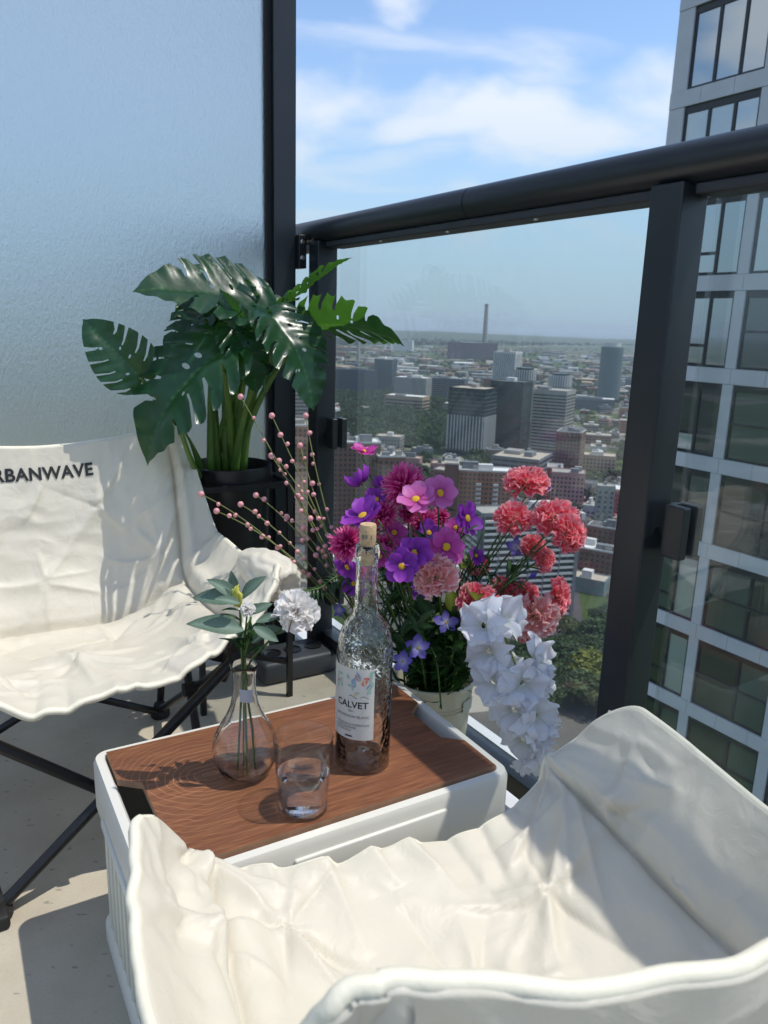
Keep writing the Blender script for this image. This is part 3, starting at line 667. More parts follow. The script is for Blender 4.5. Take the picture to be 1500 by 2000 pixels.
cork_m = mat('cork', (0.52, 0.36, 0.20), rough=0.85, var=0.22, vscale=220, bump=0.4, bscale=400)
m = MB(); m.lathe([(0, .286), (.0092, .286), (.0095, .312), (.0104, .316), (.0106, .334), (.0098, .3365), (0, .3365)], bpos, 28); ck = m.build('cork', cork_m, bot, 40)
paper = mat('label_paper', (0.60, 0.585, 0.54), rough=0.65, var=0.03, vscale=40)
todir = -Vector((bpos.x, bpos.y, 0)).normalized(); g0 = math.atan2(todir.y, todir.x)
def on_bottle(s, z, off=.0004, rad=HB):                 # s metres round the bottle, positive to the right in the picture
    g = g0 + s / rad; r = rad + off; return bpos + Vector((r * math.cos(g), r * math.sin(g), z))
lw0, lw1, lz0, lz1 = -.085, .0135, .060, .158
m = MB(); m.grid([[on_bottle(lw0 + (lw1 - lw0) * i / 40, lz0 + (lz1 - lz0) * j / 4, .0006) for i in range(41)] for j in range(5)]); lab = m.build('label', paper, bot, 'all')
def wrap_text(txt, size, s0, z0, fn, mt, parent, off=0.0, width=None, sx=1.0, align='LEFT'):
    cu = bpy.data.curves.new('lettering', 'FONT'); cu.body = txt; cu.size = size; cu.offset = off; cu.align_x = align
    to = bpy.data.objects.new('lettering', cu); col.objects.link(to); dg = bpy.context.evaluated_depsgraph_get(); me = bpy.data.meshes.new_from_object(to.evaluated_get(dg)); bpy.data.objects.remove(to)
    bm = bmesh.new(); bm.from_mesh(me); bmesh.ops.triangulate(bm, faces=bm.faces)
    bmesh.ops.subdivide_edges(bm, edges=[e for e in bm.edges if e.calc_length() > size * .25], cuts=1)
    for v in bm.verts: v.co = fn(s0 + v.co.x * sx, z0 + v.co.y)
    bm.to_mesh(me); bm.free(); return put('lettering', me, parent, mt)
ob = lambda s, z: on_bottle(s, z, .0010)
grey_ink = mat('grey_print', (0.16, 0.15, 0.14), rough=0.7)
wrap_text('CALVET', .0125, -.0385, .1045, ob, ink, lab, off=.0002, sx=1.0)
wrap_text('2021', .0042, -.020, .0985, ob, grey_ink, lab)
wrap_text('SAUVIGNON BLANC', .0052, -.0400, .0905, ob, grey_ink, lab, sx=1.0)
wrap_text('VALLEE DE LA DORDOGNE\nET DE GARONNE\nATLANTIQUE', .0042, -.0385, .0795, ob, grey_ink, lab, sx=.9)
m = MB(); m.grid([[on_bottle(-.024 + .010 * i / 4, .0635 + .002 * j, .0010) for i in range(5)] for j in range(2)]); m.build('print_mark', ink, lab)
for c3, nm in (((.32, .45, .38), 'print_leaf_green'), ((.55, .16, .15), 'print_petal_red'), ((.25, .32, .48), 'print_petal_blue'), ((.62, .50, .28), 'print_petal_ochre')): mat(nm, c3, rough=.7)
rnd = random.Random(5)
def blob(s, z, l, wd, ang, mt):
    m = MB(); pts = []
    for k in range(10):
        g = 2 * math.pi * k / 10; x, y = l * math.cos(g), wd * math.sin(g) * (1 - .4 * math.cos(g)); ca, sa = math.cos(ang), math.sin(ang); pts.append(on_bottle(s + x * ca - y * sa, z + x * sa + y * ca, .0009 + rnd.random() * .0003))
    m.add(pts, [tuple(range(10))]); m.build('print_leaf', mt, lab)
for k in range(26):
    s = rnd.uniform(-.04, .011); z = rnd.uniform(.124, .154)
    blob(s, z, rnd.uniform(.003, .006), rnd.uniform(.0012, .0024), rnd.uniform(0, 3), MT[rnd.choice(['print_leaf_green'] * 4 + ['print_petal_red', 'print_petal_blue', 'print_petal_ochre'])])
blob(.001, .140, .005, .0028, .9, MT['print_petal_red']); blob(-.013, .142, .005, .0026, 1.2, MT['print_petal_blue'])
for s, a_ in ((-.019, .25), (-.004, -.3)):
    m = MB(); m.grid([[on_bottle(s + .011 * i / 6, .1195 + .0016 * math.sin(i * .9 + a_) + .0006 * j, .0010) for i in range(7)] for j in range(2)]); m.build('print_mark', ink, lab)
def on_cork(s, z): 
    g = g0 + s / .0106; return bpos + Vector((.0109 * math.cos(g), .0109 * math.sin(g), z))
wrap_text('89', .0085, -.0085, .319, on_cork, MT['grey_print'], ck, off=.0002); wrap_text('I', .0085, .004, .319, on_cork, MT['grey_print'], ck, off=.0002)
# tumbler with water
gpos = atz(592, 1590, TZ)
tum = empty('glass_tumbler', gpos, 'clear glass tumbler half full of water on the wooden lid', 'glass')
m = MB(); m.lathe([(.0292, .0145), (.0358, .104), (.0353, .1052), (.0346, .1045), (.0281, .0145)], gpos, 64, close=True); m.build('glass_wall', clear, tum, 'all')
m = MB(); m.lathe([(0, .0015), (.022, .0012), (.025, .0), (.0280, .002), (.0288, .006), (.0291, .0142), (.0282, .0142), (.025, .0125), (0, .0118)], gpos, 64); m.build('glass_foot', solid_glass, tum, 50)
m = MB(); m.lathe([(0, .0120), (.025, .0128), (.0279, .0146), (.0308, .0560), (.0310, .0580), (.0302, .0570), (0, .0568)], gpos, 64); m.build('water', water_m, tum, 60)
# faceted vase
vpos = atz(480, 1520, TZ)
vase = empty('glass_vase', vpos, 'small clear glass bud vase with round body on the crate', 'vase')
def vfn(r, z, g):
    k = max(0, min(1, (z - .004) / .02)) * max(0, min(1, (.105 - z) / .05)); return r * (1 + .035 * k * (abs(math.cos(5 * g)) - .5))
prof = [(0, .006), (.018, .001), (.022, .0), (.0245, .003), (.034, .018), (.0410, .036), (.0420, .046), (.0395, .060), (.032, .076), (.0235, .091), (.0178, .106), (.0148, .122), (.0140, .138), (.0152, .152), (.0175, .160), (.0170, .1612), (.0158, .160), (.0136, .152), (.0124, .138), (.0132, .122), (.0160, .106), (.0217, .091), (.0300, .076), (.0374, .060), (.0397, .046), (.0388, .036), (.0315, .018), (.0225, .009), (0, .010)]
m = MB(); m.lathe(prof, vpos, 60, fn=vfn); m.build('glass_body', vase_glass, vase, 'all')
tdir = -Vector((vpos.x, vpos.y, 0)).normalized(); tg = math.atan2(tdir.y, tdir.x)
stick = mat('clear_sticker', (0.55, 0.55, 0.6), rough=0.3, trans=0.4)
def on_vase(s, z, o=.0):
    r = .0152 + o + .06 * max(0, .128 - z); g = tg + s / .0152; return vpos + Vector((r * math.cos(g), r * math.sin(g), z))
m = MB(); m.grid([[on_vase(-.006 + .017 * i / 8, .117 + .017 * j / 3 - i * .0004, .0004) for i in range(9)] for j in range(4)]); st = m.build('sticker', stick, vase, 'all')
# ================================================================= plant materials
def attr_material(name, stops, attr='t', rough=0.5, trans=0.25, var=0.15, vscale=60, spec=0.4, bump=0.0, tcol=None, coat=0.0):
    m = bpy.data.materials.new(name); m.use_nodes = True; t = m.node_tree; b = t.nodes['Principled BSDF']; ln = t.links.new
    a = t.nodes.new('ShaderNodeAttribute'); a.attribute_name = attr
    rp_ = t.nodes.new('ShaderNodeValToRGB'); ln(a.outputs['Fac'], rp_.inputs[0])
    while len(rp_.color_ramp.elements) < len(stops): rp_.color_ramp.elements.new(0.5)
    for e, (p, c) in zip(rp_.color_ramp.elements, stops): e.position = p; e.color = (*c, 1)
    tc = t.nodes.new('ShaderNodeTexCoord'); n = t.nodes.new('ShaderNodeTexNoise'); n.inputs['Scale'].default_value = vscale; n.inputs['Detail'].default_value = 4; ln(tc.outputs['Object'], n.inputs['Vector'])
    hs = t.nodes.new('ShaderNodeHueSaturation'); ln(rp_.outputs[0], hs.inputs['Color'])
    mr = t.nodes.new('ShaderNodeMapRange'); mr.inputs['From Min'].default_value = .3; mr.inputs['From Max'].default_value = .7; mr.inputs['To Min'].default_value = 1 - var; mr.inputs['To Max'].default_value = 1 + var; ln(n.outputs['Fac'], mr.inputs['Value']); ln(mr.outputs[0], hs.inputs['Value'])
    ln(hs.outputs[0], b.inputs['Base Color']); b.inputs['Roughness'].default_value = rough; b.inputs['Specular IOR Level'].default_value = spec; b.inputs['Coat Weight'].default_value = coat
    if bump:
        bp = t.nodes.new('ShaderNodeBump'); bp.inputs['Strength'].default_value = bump; bp.inputs['Distance'].default_value = .002; ln(n.outputs['Fac'], bp.inputs['Height']); ln(bp.outputs[0], b.inputs['Normal'])
    if trans:
        tr = t.nodes.new('ShaderNodeBsdfTranslucent')
        if tcol: tr.inputs[0].default_value = (*tcol, 1)
        else: ln(hs.outputs[0], tr.inputs[0])
        mx = t.nodes.new('ShaderNodeMixShader'); mx.inputs[0].default_value = trans; ln(b.outputs[0], mx.inputs[1]); ln(tr.outputs[0], mx.inputs[2]); ln(mx.outputs[0], t.nodes['Material Output'].inputs['Surface'])
    MT[name] = m; return m
def mesh_t(name, vs, fs, ts, mt, smooth=True):
    me = bpy.data.meshes.new(name); me.from_pydata([tuple(v) for v in vs], [], fs)
    at = me.attributes.new('t', 'FLOAT', 'POINT'); at.data.foreach_set('value', ts); me.materials.append(mt)
    if smooth: me.polygons.foreach_set('use_smooth', [True] * len(me.polygons))
    me.update(); return me
def frame(z, x=None):
    z = Vector(z).normalized(); x = Vector(x) if x is not None else (Vector((0, 0, 1)) if abs(z.z) < .9 else Vector((1, 0, 0)))
    x = (x - z * x.dot(z)).normalized(); y = z.cross(x); return x, y, z
def place(o, loc, zdir, scale=1.0, spin=0.0, xdir=None):
    x, y, z = frame(zdir, xdir); m = Matrix((x, y, z)).transposed().to_4x4() @ Matrix.Rotation(spin, 4, 'Z')
    o.location = loc; o.rotation_euler = m.to_euler(); o.scale = (scale,) * 3 if not isinstance(scale, tuple) else scale
    return o
def curve_pts(p0, p1, sag=(0, 0, 0), n=8):
    p0, p1, sag = Vector(p0), Vector(p1), Vector(sag); return [p0.lerp(p1, i / n) + sag * (4 * (i / n) * (1 - i / n)) for i in range(n + 1)]
# ================================================================= plant stand and pot
SA, SB = Vector((-0.389, 1.556, 0)), Vector((-0.210, 1.657, 0)); SS = (SB - SA).length; SU = (SB - SA).normalized(); SV = Vector((-SU.y, SU.x, 0)); SC = SA + SU * SS / 2 + SV * SS / 2; SZ = 0.517
stand = empty('plant_stand', SC, 'black square metal plant stand beside the frosted screen', 'plant stand')
crn = [SA, SB, SB + SV * SS, SA + SV * SS]
for c0 in crn:
    m = MB(); m.box(c0 + ZZ * SZ / 2, (.012, .012, SZ), SU); m.build('leg', blackm, stand)
for i in range(4):
    p, q = crn[i], crn[(i + 1) % 4]; d = (q - p).normalized()
    m = MB(); m.box((p + q) / 2 + ZZ * (SZ - .006), (SS - .0125, .012, .012), d); m.build('top_bar', blackm, stand)
for i in range(2):
    p, q = crn[i], crn[i + 2]; d = (q - p).normalized(); m = MB(); m.box((p + q) / 2 + ZZ * (.075 + i * .0125), ((q - p).length - .018, .012, .012), d); m.build('cross_bar', blackm, stand)
m = MB(); m.box(SC + ZZ * (SZ - .003), (SS - .02, SS - .02, .004), SU); 
potm = mat('black_pot', (0.010, 0.010, 0.011), rough=0.35, var=0.1, vscale=20)
pot = empty('plant_pot', SC + ZZ * .095, 'black round pot hanging in the plant stand', 'pot')
m = MB(); m.lathe([(0, .094), (.070, .094), (.074, .10), (.088, .50), (.094, .503), (.0955, .522), (.094, .545), (.089, .546), (.087, .520), (.085, .505), (.0, .505)], SC, 48); m.build('shell', potm, pot, 40)
soil = mat('dark_soil', (0.022, 0.017, 0.012), rough=0.95, var=0.5, vscale=90, bump=1.0, bscale=120)
m = MB(); pts = [[SC + Vector((r * math.cos(2 * math.pi * k / 30), r * math.sin(2 * math.pi * k / 30), .517 + .006 * noise.noise(Vector((r * 60, k * .9, 2))))) for k in range(31)] for r in (.001, .02, .04, .06, .075, .0865)]; m.grid(pts); m.build('soil', soil, pot, 'all')
# ================================================================= monstera
leaf_top = attr_material('monstera_leaf', [(0, (.009, .042, .023)), (.55, (.013, .058, .029)), (1, (.060, .15, .055))], rough=.31, trans=.34, var=.25, vscale=14, spec=.6, tcol=(.085, .26, .018), bump=.12)
petiole_m = mat('monstera_stem', (0.085, 0.17, 0.028), rough=.4, var=.25, vscale=18)
def pip(x, y, poly):
    c = False; j = len(poly) - 1
    for i in range(len(poly)):
        xi, yi = poly[i]; xj, yj = poly[j]
        if (yi > y) != (yj > y) and x < (xj - xi) * (y - yi) / (yj - yi) + xi: c = not c
        j = i
    return c
def monstera_leaf(seed, wid=.46, droop=.6, fold=.35, nslit=5):
    rn = random.Random(seed)
    def hw(y):                                           # half width at y (y -.16 .. 1)
        s = (y + .17) / 1.17
        return wid * (math.sin(math.pi * min(1, max(0, s)) ** .72) ** .62) * (1 - .12 * s)
    def side(sg):
        pts = [(0.0, 0.0), (.02 * sg, -.05), (.07 * sg, -.12)]; ys = np.linspace(-.165, .99, 60); sl = []
        for k in range(nslit):
            sl.append((.10 + .78 * k / nslit + rn.uniform(-.02, .02), rn.uniform(.34, .55), rn.uniform(.012, .03)))
        si = 0
        for y in ys:
            if si < len(sl) and y >= sl[si][0]:
                ym, dep, g = sl[si]; w1, w2 = hw(ym - g), hw(ym + g); yi = ym - .5 * hw(ym) * (1 - dep) - .02
                pts += [(sg * w1, ym - g), (sg * (dep + .18) * w1, yi + .5 * (ym - yi) * .45 - g * .7), (sg * dep * w1, yi - .008), (sg * dep * w1 * .97, yi + .008), (sg * (dep + .18) * w1, yi + .5 * (ym - yi) * .45 + g * .8), (sg * w2 * .97, ym + g)]
                si += 1; last = ym + g; continue
            if si and y <= sl[si - 1][0] + sl[si - 1][2]: continue
            pts.append((sg * hw(y), y))
        return pts
    a = side(1); b = side(-1); poly = a + [(0, 1.03)] + b[:0:-1]
    holes = []
    for k in range(4):
        sg = rn.choice((-1, 1)); y0 = .12 + .16 * k + rn.uniform(-.03, .03); x0 = sg * rn.uniform(.07, .12); lx, ly = rn.uniform(.018, .03), rn.uniform(.012, .02)
        holes.append([(x0 + lx * math.cos(g) - sg * .3 * ly * math.sin(g), y0 + ly * math.sin(g) + .012 * math.cos(g) * sg) for g in np.linspace(0, 2 * math.pi, 9)[:-1]])
    pts = [Vector(p) for p in poly]; edges = [(i, (i + 1) % len(poly)) for i in range(len(poly))]
    for h in holes:
        s0 = len(pts); pts += [Vector(p) for p in h]; edges += [(s0 + i, s0 + (i + 1) % len(h)) for i in range(len(h))]
    for i in range(-14, 15):
        for j in range(-5, 31):
            x, y = i * .034 + (.017 if j % 2 else 0), j * .034
            if pip(x, y, poly) and not any(pip(x, y, h) for h in holes): pts.append(Vector((x, y)))
    vs, _, fs, *_r = geometry.delaunay_2d_cdt(pts, edges, [], 0, 1e-5)
    F = []
    for f in fs:
        cx = sum(vs[i].x for i in f) / 3; cy = sum(vs[i].y for i in f) / 3
        if pip(cx, cy, poly) and not any(pip(cx, cy, h) for h in holes): F.append(tuple(f))
    V = []; T = []; ph = rn.uniform(0, 6)
    for p in vs:
        x, y = p.x, p.y; ax = abs(x)
        q = y - .5 * ax                                     # side veins run forwards
        per = .78 / nslit; fr = ((q - .02) / per) % 1.0; dv = min(fr, 1 - fr) * per
        vein = max(math.exp(-(ax / .010) ** 2), .75 * math.exp(-(dv / .006) ** 2) * (1 if ax > .01 else 1))
        T.append(min(1, .25 + .2 * noise.noise(Vector((x * 5, y * 5, seed))) + .75 * vein))
        th = droop * max(0, y); yy = math.sin(th) / droop if droop > 1e-3 else y; zz = -(1 - math.cos(th)) / droop if droop > 1e-3 else 0
        if y < 0: yy, zz = y, -.25 * y * y * 4
        lift = fold * ax - 1.1 * fold * ax * ax * (1.5 + .4 * math.sin(ph)) + .045 * math.sin(2 * math.pi * fr + .4) * ax + .03 * noise.noise(Vector((x * 4, y * 4, seed + 3.)))
        V.append(Vector((x * (1 - .1 * fold), yy, zz + lift)))
    return mesh_t('leaf', V, F, T, leaf_top)
leafm = [monstera_leaf(11 + k, wid=(.46, .5, .43, .48)[k], droop=(.5, .9, .25, 1.15)[k], fold=(.35, .25, .5, .45)[k], nslit=(5, 5, 6, 5)[k]) for k in range(4)]
mon = empty('monstera_plant', SC + ZZ * .515, 'tall monstera with large glossy split leaves in the black pot', 'plant')
def mleaf(bpx, by, tpx, ty, nrm, kind, base_z=0.0, scale=1.0, wscale=1.0, foot=None, bow=.03):
    B = aty(*bpx, by); T = aty(*tpx, ty); d = T - B; ln_ = d.length * scale; y = d.normalized(); n = Vector(nrm); n = (n - y * n.dot(y)).normalized(); x = y.cross(n)
    o = bpy.data.objects.new('leaf', leafm[kind]); col.objects.link(o)
    o.matrix_world = Matrix(((x.x * wscale, y.x, n.x, B.x), (x.y * wscale, y.y, n.y, B.y), (x.z * wscale, y.z, n.z, B.z), (0, 0, 0, 1)))
    mw = Matrix(((x.x, y.x, n.x), (x.y, y.y, n.y), (x.z, y.z, n.z)))
    o.location = B; o.rotation_euler = mw.to_euler(); o.scale = (ln_ * wscale, ln_, ln_); adopt(o, mon)
    g = random.uniform(0, 6.28); r = random.uniform(.008, .052)
    f = SC + Vector((r * math.cos(g), r * math.sin(g), .512)) if foot is None else SC + Vector((foot[0], foot[1], .512))
    mid = f.lerp(B, .55); mid.x = f.x * .75 + B.x * .25; mid.y = f.y * .75 + B.y * .25; mid.z += bow
    pts = []
    for k in range(11):
        t = k / 10; pts.append(f * (1 - t) ** 2 + mid * (2 * t * (1 - t)) + B * t * t)
    m = MB(); m.tube(pts, [.0095 - .0052 * k / 10 for k in range(11)], 9); m.build('stem', petiole_m, mon, 'all')
    return o
mleaf((515, 600), 1.62, (280, 512), 1.48, (.05, -.58, .82), 0, wscale=1.12)
mleaf((440, 580), 1.66, (492, 712), 1.60, (.35, .9, .2), 1, wscale=1.05)
mleaf((395, 585), 1.64, (400, 705), 1.58, (-.4, .85, .3), 0, wscale=.95)
mleaf((525, 590), 1.74, (372, 500), 1.72, (.1, -.25, .95), 2, wscale=.7)
mleaf((552, 606), 1.62, (672, 488), 1.60, (-.65, .15, .7), 2, wscale=.62)
mleaf((616, 634), 1.60, (808, 628), 1.50, (.05, .62, .78), 0, wscale=.82, scale=1.0)
mleaf((535, 622), 1.52, (660, 760), 1.45, (.45, -.55, .7), 1, wscale=.88)
mleaf((455, 575), 1.60, (445, 735), 1.55, (-.1, .95, .35), 2, wscale=.85)
mleaf((418, 600), 1.62, (292, 662), 1.52, (-.15, -.55, .8), 1, wscale=.8)
mleaf((272, 735), 1.50, (168, 628), 1.46, (.12, -.93, .3), 0, wscale=1.0, scale=1.05, foot=(-.05, -.02), bow=-.02)
mleaf((432, 690), 1.50, (205, 822), 1.36, (-.12, -.62, .78), 3, wscale=.98, scale=1.05)
mleaf((520, 705), 1.54, (428, 570), 1.50, (-.35, -.75, .5), 2, wscale=.6)
mleaf((488, 700), 1.60, (560, 765), 1.55, (.2, .8, .5), 1, wscale=.9)
mleaf((470, 640), 1.62, (545, 560), 1.66, (.3, -.5, .8), 3, wscale=.7)
mleaf((455, 640), 1.52, (520, 745), 1.46, (.3, -.7, .6), 1, wscale=.8)
m = MB(); a0 = SC + Vector((-.05, -.03, .515)); m.tube(curve_pts(a0, aty(352, 838, 1.42), (0, 0, -.02)), [.007 - .0003 * k for k in range(9)], 9); m.build('stem', petiole_m, mon, 'all')
# ================================================================= bucket and bouquet
BK = Vector((0.098, 1.285, 0)); BZ = 0.245
enamel = mat('cream_enamel', (0.64, 0.59, 0.43), rough=0.32, var=0.04, vscale=8, coat=0.2)
bk = empty('flower_bucket', BK, 'cream enamel bucket holding the bouquet between crate and railing', 'bucket')
m = MB(); m.lathe([(0, .002), (.054, .002), (.056, .006), (.0735, .236), (.0775, .238), (.079, .242), (.0775, .246), (.074, .246), (.0715, .236), (.054, .012), (0, .012)], BK, 56); m.build('shell', enamel, bk, 40)
for zz, rr in ((.205, .0722), (.198, .0717)):
    m = MB(); m.tube([BK + Vector((rr * math.cos(2 * math.pi * k / 48), rr * math.sin(2 * math.pi * k / 48), zz)) for k in range(49)], .0013, 6, caps=False); m.build('band', enamel, bk, 'all')
gE = math.atan2(-.55, .83)
m = MB(); m.grid([[BK + Vector(((.0742 + .0004) * math.cos(gE + a), (.0742 + .0004) * math.sin(gE + a), z)) for a in np.linspace(-.22, .22, 8)] for z in (.196, .218)]); m.build('lug', mat('lug_metal', (.62, .6, .5), rough=.4), bk, 'all')
# ---- petal and flower meshes
def sph_dir(rn, zmin=-.3):
    z = rn.uniform(zmin, 1); g = rn.uniform(0, 6.283); r = math.sqrt(max(0, 1 - z * z)); return Vector((r * math.cos(g), r * math.sin(g), z))
def ruffled_head(name, seed, mt, n=64, wid=.5, zmin=-.25, ruff=.12, narrow=False, core=.12, rows=5, cols=6, flat=.8):
    rn = random.Random(seed); V = []; F = []; T = []
    for k in range(n):
        zz = 1 - (k + .5) / n * (1 - zmin); g = k * 2.39996 + rn.uniform(-.3, .3); r = math.sqrt(max(0, 1 - zz * zz)); d = Vector((r * math.cos(g), r * math.sin(g), zz))
        d = (d + Vector((rn.uniform(-.2, .2), rn.uniform(-.2, .2), rn.uniform(-.2, .2)))).normalized()
        x, y, _ = frame(d, Vector((rn.uniform(-1, 1), rn.uniform(-1, 1), rn.uniform(-1, 1)))); L_ = rn.uniform(.8, 1.05); w_ = wid * rn.uniform(.75, 1.2); ph = rn.uniform(0, 6); b0 = len(V)
        bend = rn.uniform(-.25, .3)
        for i in range(rows):
            t = i / (rows - 1); ww = w_ * ((.12 + .88 * t ** .8) if not narrow else (.5 + .5 * math.sin(math.pi * t)))
            for j in range(cols):
                s = j / (cols - 1) * 2 - 1
                rad = (core + (1 - core) * t * L_) * (1 - .16 * s * s * t)
                z_ = bend * t * t + ruff * t * t * math.sin(s * 5.5 + ph) + ruff * .5 * t ** 3 * math.sin(s * 13 + ph * 2)
                tip = .05 * t ** 4 * math.sin(s * 17 + ph * 3)
                p = d * (rad + tip) + x * (ww * s * .5) + y * (z_ * .55)
                p.z *= flat if p.z > 0 else 1.0
                V.append(p); T.append(max(0, min(1, t + .15 * rn.uniform(-1, 1) * t)))
        for i in range(rows - 1):
            for j in range(cols - 1): a = b0 + i * cols + j; F.append((a, a + 1, a + cols + 1, a + cols))
    return mesh_t(name, V, F, T, mt)
coral = attr_material('coral_petal', [(0, (.90, .78, .58)), (.40, (.93, .45, .42)), (.66, (.90, .10, .16)), (.84, (.95, .20, .26)), (1, (.97, .54, .56))], rough=.6, trans=.45, var=.18, vscale=25)
coral2 = attr_material('pale_coral_petal', [(0, (.85, .72, .52)), (.5, (.88, .52, .44)), (.78, (.90, .34, .36)), (1, (.96, .80, .76))], rough=.6, trans=.45, var=.15, vscale=25)
magenta = attr_material('magenta_petal', [(0, (.30, .01, .10)), (.6, (.68, .03, .26)), (1, (.92, .22, .50))], rough=.55, trans=.3, var=.25, vscale=30)
pink_c = attr_material('pink_cosmos_petal', [(0, (.38, .03, .16)), (.3, (.62, .12, .42)), (1, (.72, .24, .58))], rough=.5, trans=.42, var=.12, vscale=40)
purple_c = attr_material('purple_cosmos_petal', [(0, (.14, .01, .16)), (.3, (.26, .03, .40)), (1, (.42, .08, .60))], rough=.5, trans=.42, var=.15, vscale=40)
mag_c = attr_material('magenta_cosmos_petal', [(0, (.30, .01, .14)), (.3, (.58, .05, .34)), (1, (.68, .13, .50))], rough=.5, trans=.42, var=.15, vscale=40)
white_p = attr_material('white_petal', [(0, (.68, .70, .64)), (.35, (.86, .87, .92)), (1, (.90, .91, .95))], rough=.5, trans=.5, var=.05, vscale=30)
carn_w = attr_material('white_carnation_petal', [(0, (.84, .76, .66)), (.5, (.92, .89, .86)), (1, (.94, .92, .90))], rough=.55, trans=.5, var=.05, vscale=30)
violet_p = attr_material('violet_petal', [(0, (.55, .55, .75)), (.4, (.26, .22, .62)), (1, (.13, .08, .46))], rough=.5, trans=.35, var=.2, vscale=60)
yellow = mat('yellow_disc', (.72, .42, .02), rough=.8, var=.3, vscale=300, bump=.6, bscale=500)
green = mat('bouquet_stem', (.055, .12, .022), rough=.5, var=.35, vscale=40)
dgreen = attr_material('bouquet_leaf', [(0, (.020, .060, .014)), (1, (.045, .11, .025))], rough=.42, trans=.3, var=.35, vscale=25)
sage = attr_material('sage_leaf', [(0, (.10, .16, .11)), (1, (.17, .25, .19))], rough=.55, trans=.25, var=.15, vscale=30)
lime = attr_material('lime_leaf', [(0, (.10, .16, .015)), (1, (.20, .25, .02))], rough=.45, trans=.35, var=.2, vscale=30)
carn = [ruffled_head('petals', 21, coral, 40, .74, .0, .26, cols=10, rows=6, flat=.7), ruffled_head('petals', 22, coral, 34, .80, .1, .28, cols=10, rows=6, flat=.62), ruffled_head('petals', 23, coral2, 38, .76, -.05, .26, cols=10, rows=6, flat=.7)]
pom = [ruffled_head('petals', 31, magenta, 170, .20, -.35, .05, narrow=True, rows=5, cols=4, flat=1.0), ruffled_head('petals', 32, magenta, 150, .22, -.35, .06, narrow=True, rows=5, cols=4, flat=.95)]
wcarn = ruffled_head('petals', 41, carn_w, 80, .62, -.3, .15, flat=.85)
def petal_mesh(name, mt, wid=.42, cup=.18, ruff=.02, notch=.06, seed=1, rows=8, cols=7, flare=0.0):
    V = []; F = []; T = []; rn = random.Random(seed); ph = rn.uniform(0, 6)
    for i in range(rows):
        t = i / (rows - 1); w_ = wid * (math.sin(math.pi * (.06 + .80 * t)) ** .75)
        for j in range(cols):
            s = j / (cols - 1) * 2 - 1; y = .10 + .9 * t * (1 - notch * t * (1.0 - math.cos(s * 2.6 + .0)) * 1.0) + notch * .35 * t ** 3 * math.cos(s * 9 + ph)
            z = cup * t * t + .35 * cup * s * s * t - flare * t ** 3 + ruff * t * math.sin(s * 6 + ph) + .012 * math.cos(s * 12) * t
            V.append((w_ * s * (1 + .0 * t), y, z)); T.append(t)
    for i in range(rows - 1):
        for j in range(cols - 1): a = i * cols + j; F.append((a, a + 1, a + cols + 1, a + cols))
    return mesh_t(name, V, F, T, mt)
cos_p = {'pink': petal_mesh('petal', pink_c, seed=2), 'purple': petal_mesh('petal', purple_c, seed=3), 'magenta': petal_mesh('petal', mag_c, seed=4)}
bell_p = petal_mesh('petal', purple_c, .45, .75, .03, seed=9)
vio_p = petal_mesh('petal', violet_p, .34, .10, .01, .1, seed=5)
wht_p = [petal_mesh('petal', white_p, .58, .20, .17, .16, seed=6 + k, rows=11, cols=14, flare=f) for k, f in enumerate((.35, .0, .6))]
disc_m = MB(); disc_m.lathe([(0, .05), (.10, .045), (.155, .01), (.16, -.03), (0, -.05)], (0, 0, 0), 16); disc = disc_m.mesh('disc', 40, [yellow])
cal_m = MB(); cal_m.lathe([(0, -.75), (.10, -.72), (.20, -.45), (.26, -.1), (.32, .12), (.2, .1), (0, .0)], (0, 0, 0), 10); calyx = cal_m.mesh('calyx', 40, [mat('calyx_green', (.05, .10, .03), rough=.5, var=.3, vscale=40)])
bud_m = MB(); bud_m.lathe([(0, -.1), (.2, .0), (.3, .3), (.24, .7), (.1, 1.0), (0, 1.05)], (0, 0, 0), 10); budv = bud_m.mesh('bud', 40, [mat('violet_bud', (.07, .045, .33), rough=.5, var=.3, vscale=90)])
def leaf_mesh(name, mt, wid=.2, cup=.1, bend=.25, rows=8, cols=5, seed=0):
    V = []; F = []; T = []
    for i in range(rows):
        t = i / (rows - 1); w_ = wid * math.sin(math.pi * min(1, .03 + .97 * t)) ** .8 * (1 - .25 * t)
        for j in range(cols):
            s = j / (cols - 1) * 2 - 1; V.append((w_ * s, t, cup * abs(s) * math.sin(math.pi * t) - bend * t * t + .02 * math.sin(7 * t + seed) * s)); T.append(1 - abs(s) ** .6)
    for i in range(rows - 1):
        for j in range(cols - 1): a = i * cols + j; F.append((a, a + 1, a + cols + 1, a + cols))
    return mesh_t(name, V, F, T, mt)
lf_green = leaf_mesh('leaf', dgreen, .17, .06, .2); lf_thin = leaf_mesh('leaf', dgreen, .05, .02, .35); lf_sage = leaf_mesh('leaf', sage, .23, .08, .2); lf_round = leaf_mesh('leaf', dgreen, .30, .08, .15); lf_lime = leaf_mesh('leaf', lime, .30, .08, .2)
def orient(o, base, along, normal, scale):
    y = Vector(along).normalized(); n = Vector(normal); n = n - y * n.dot(y)
    if n.length < 1e-4: n = Vector((0.3, .2, 1)); n = n - y * n.dot(y)
    n.normalize(); x = y.cross(n); o.location = base; o.rotation_euler = Matrix(((x.x, y.x, n.x), (x.y, y.y, n.y), (x.z, y.z, n.z))).to_euler(); o.scale = scale if isinstance(scale, tuple) else (scale,) * 3
    return o
RB = random.Random(77)
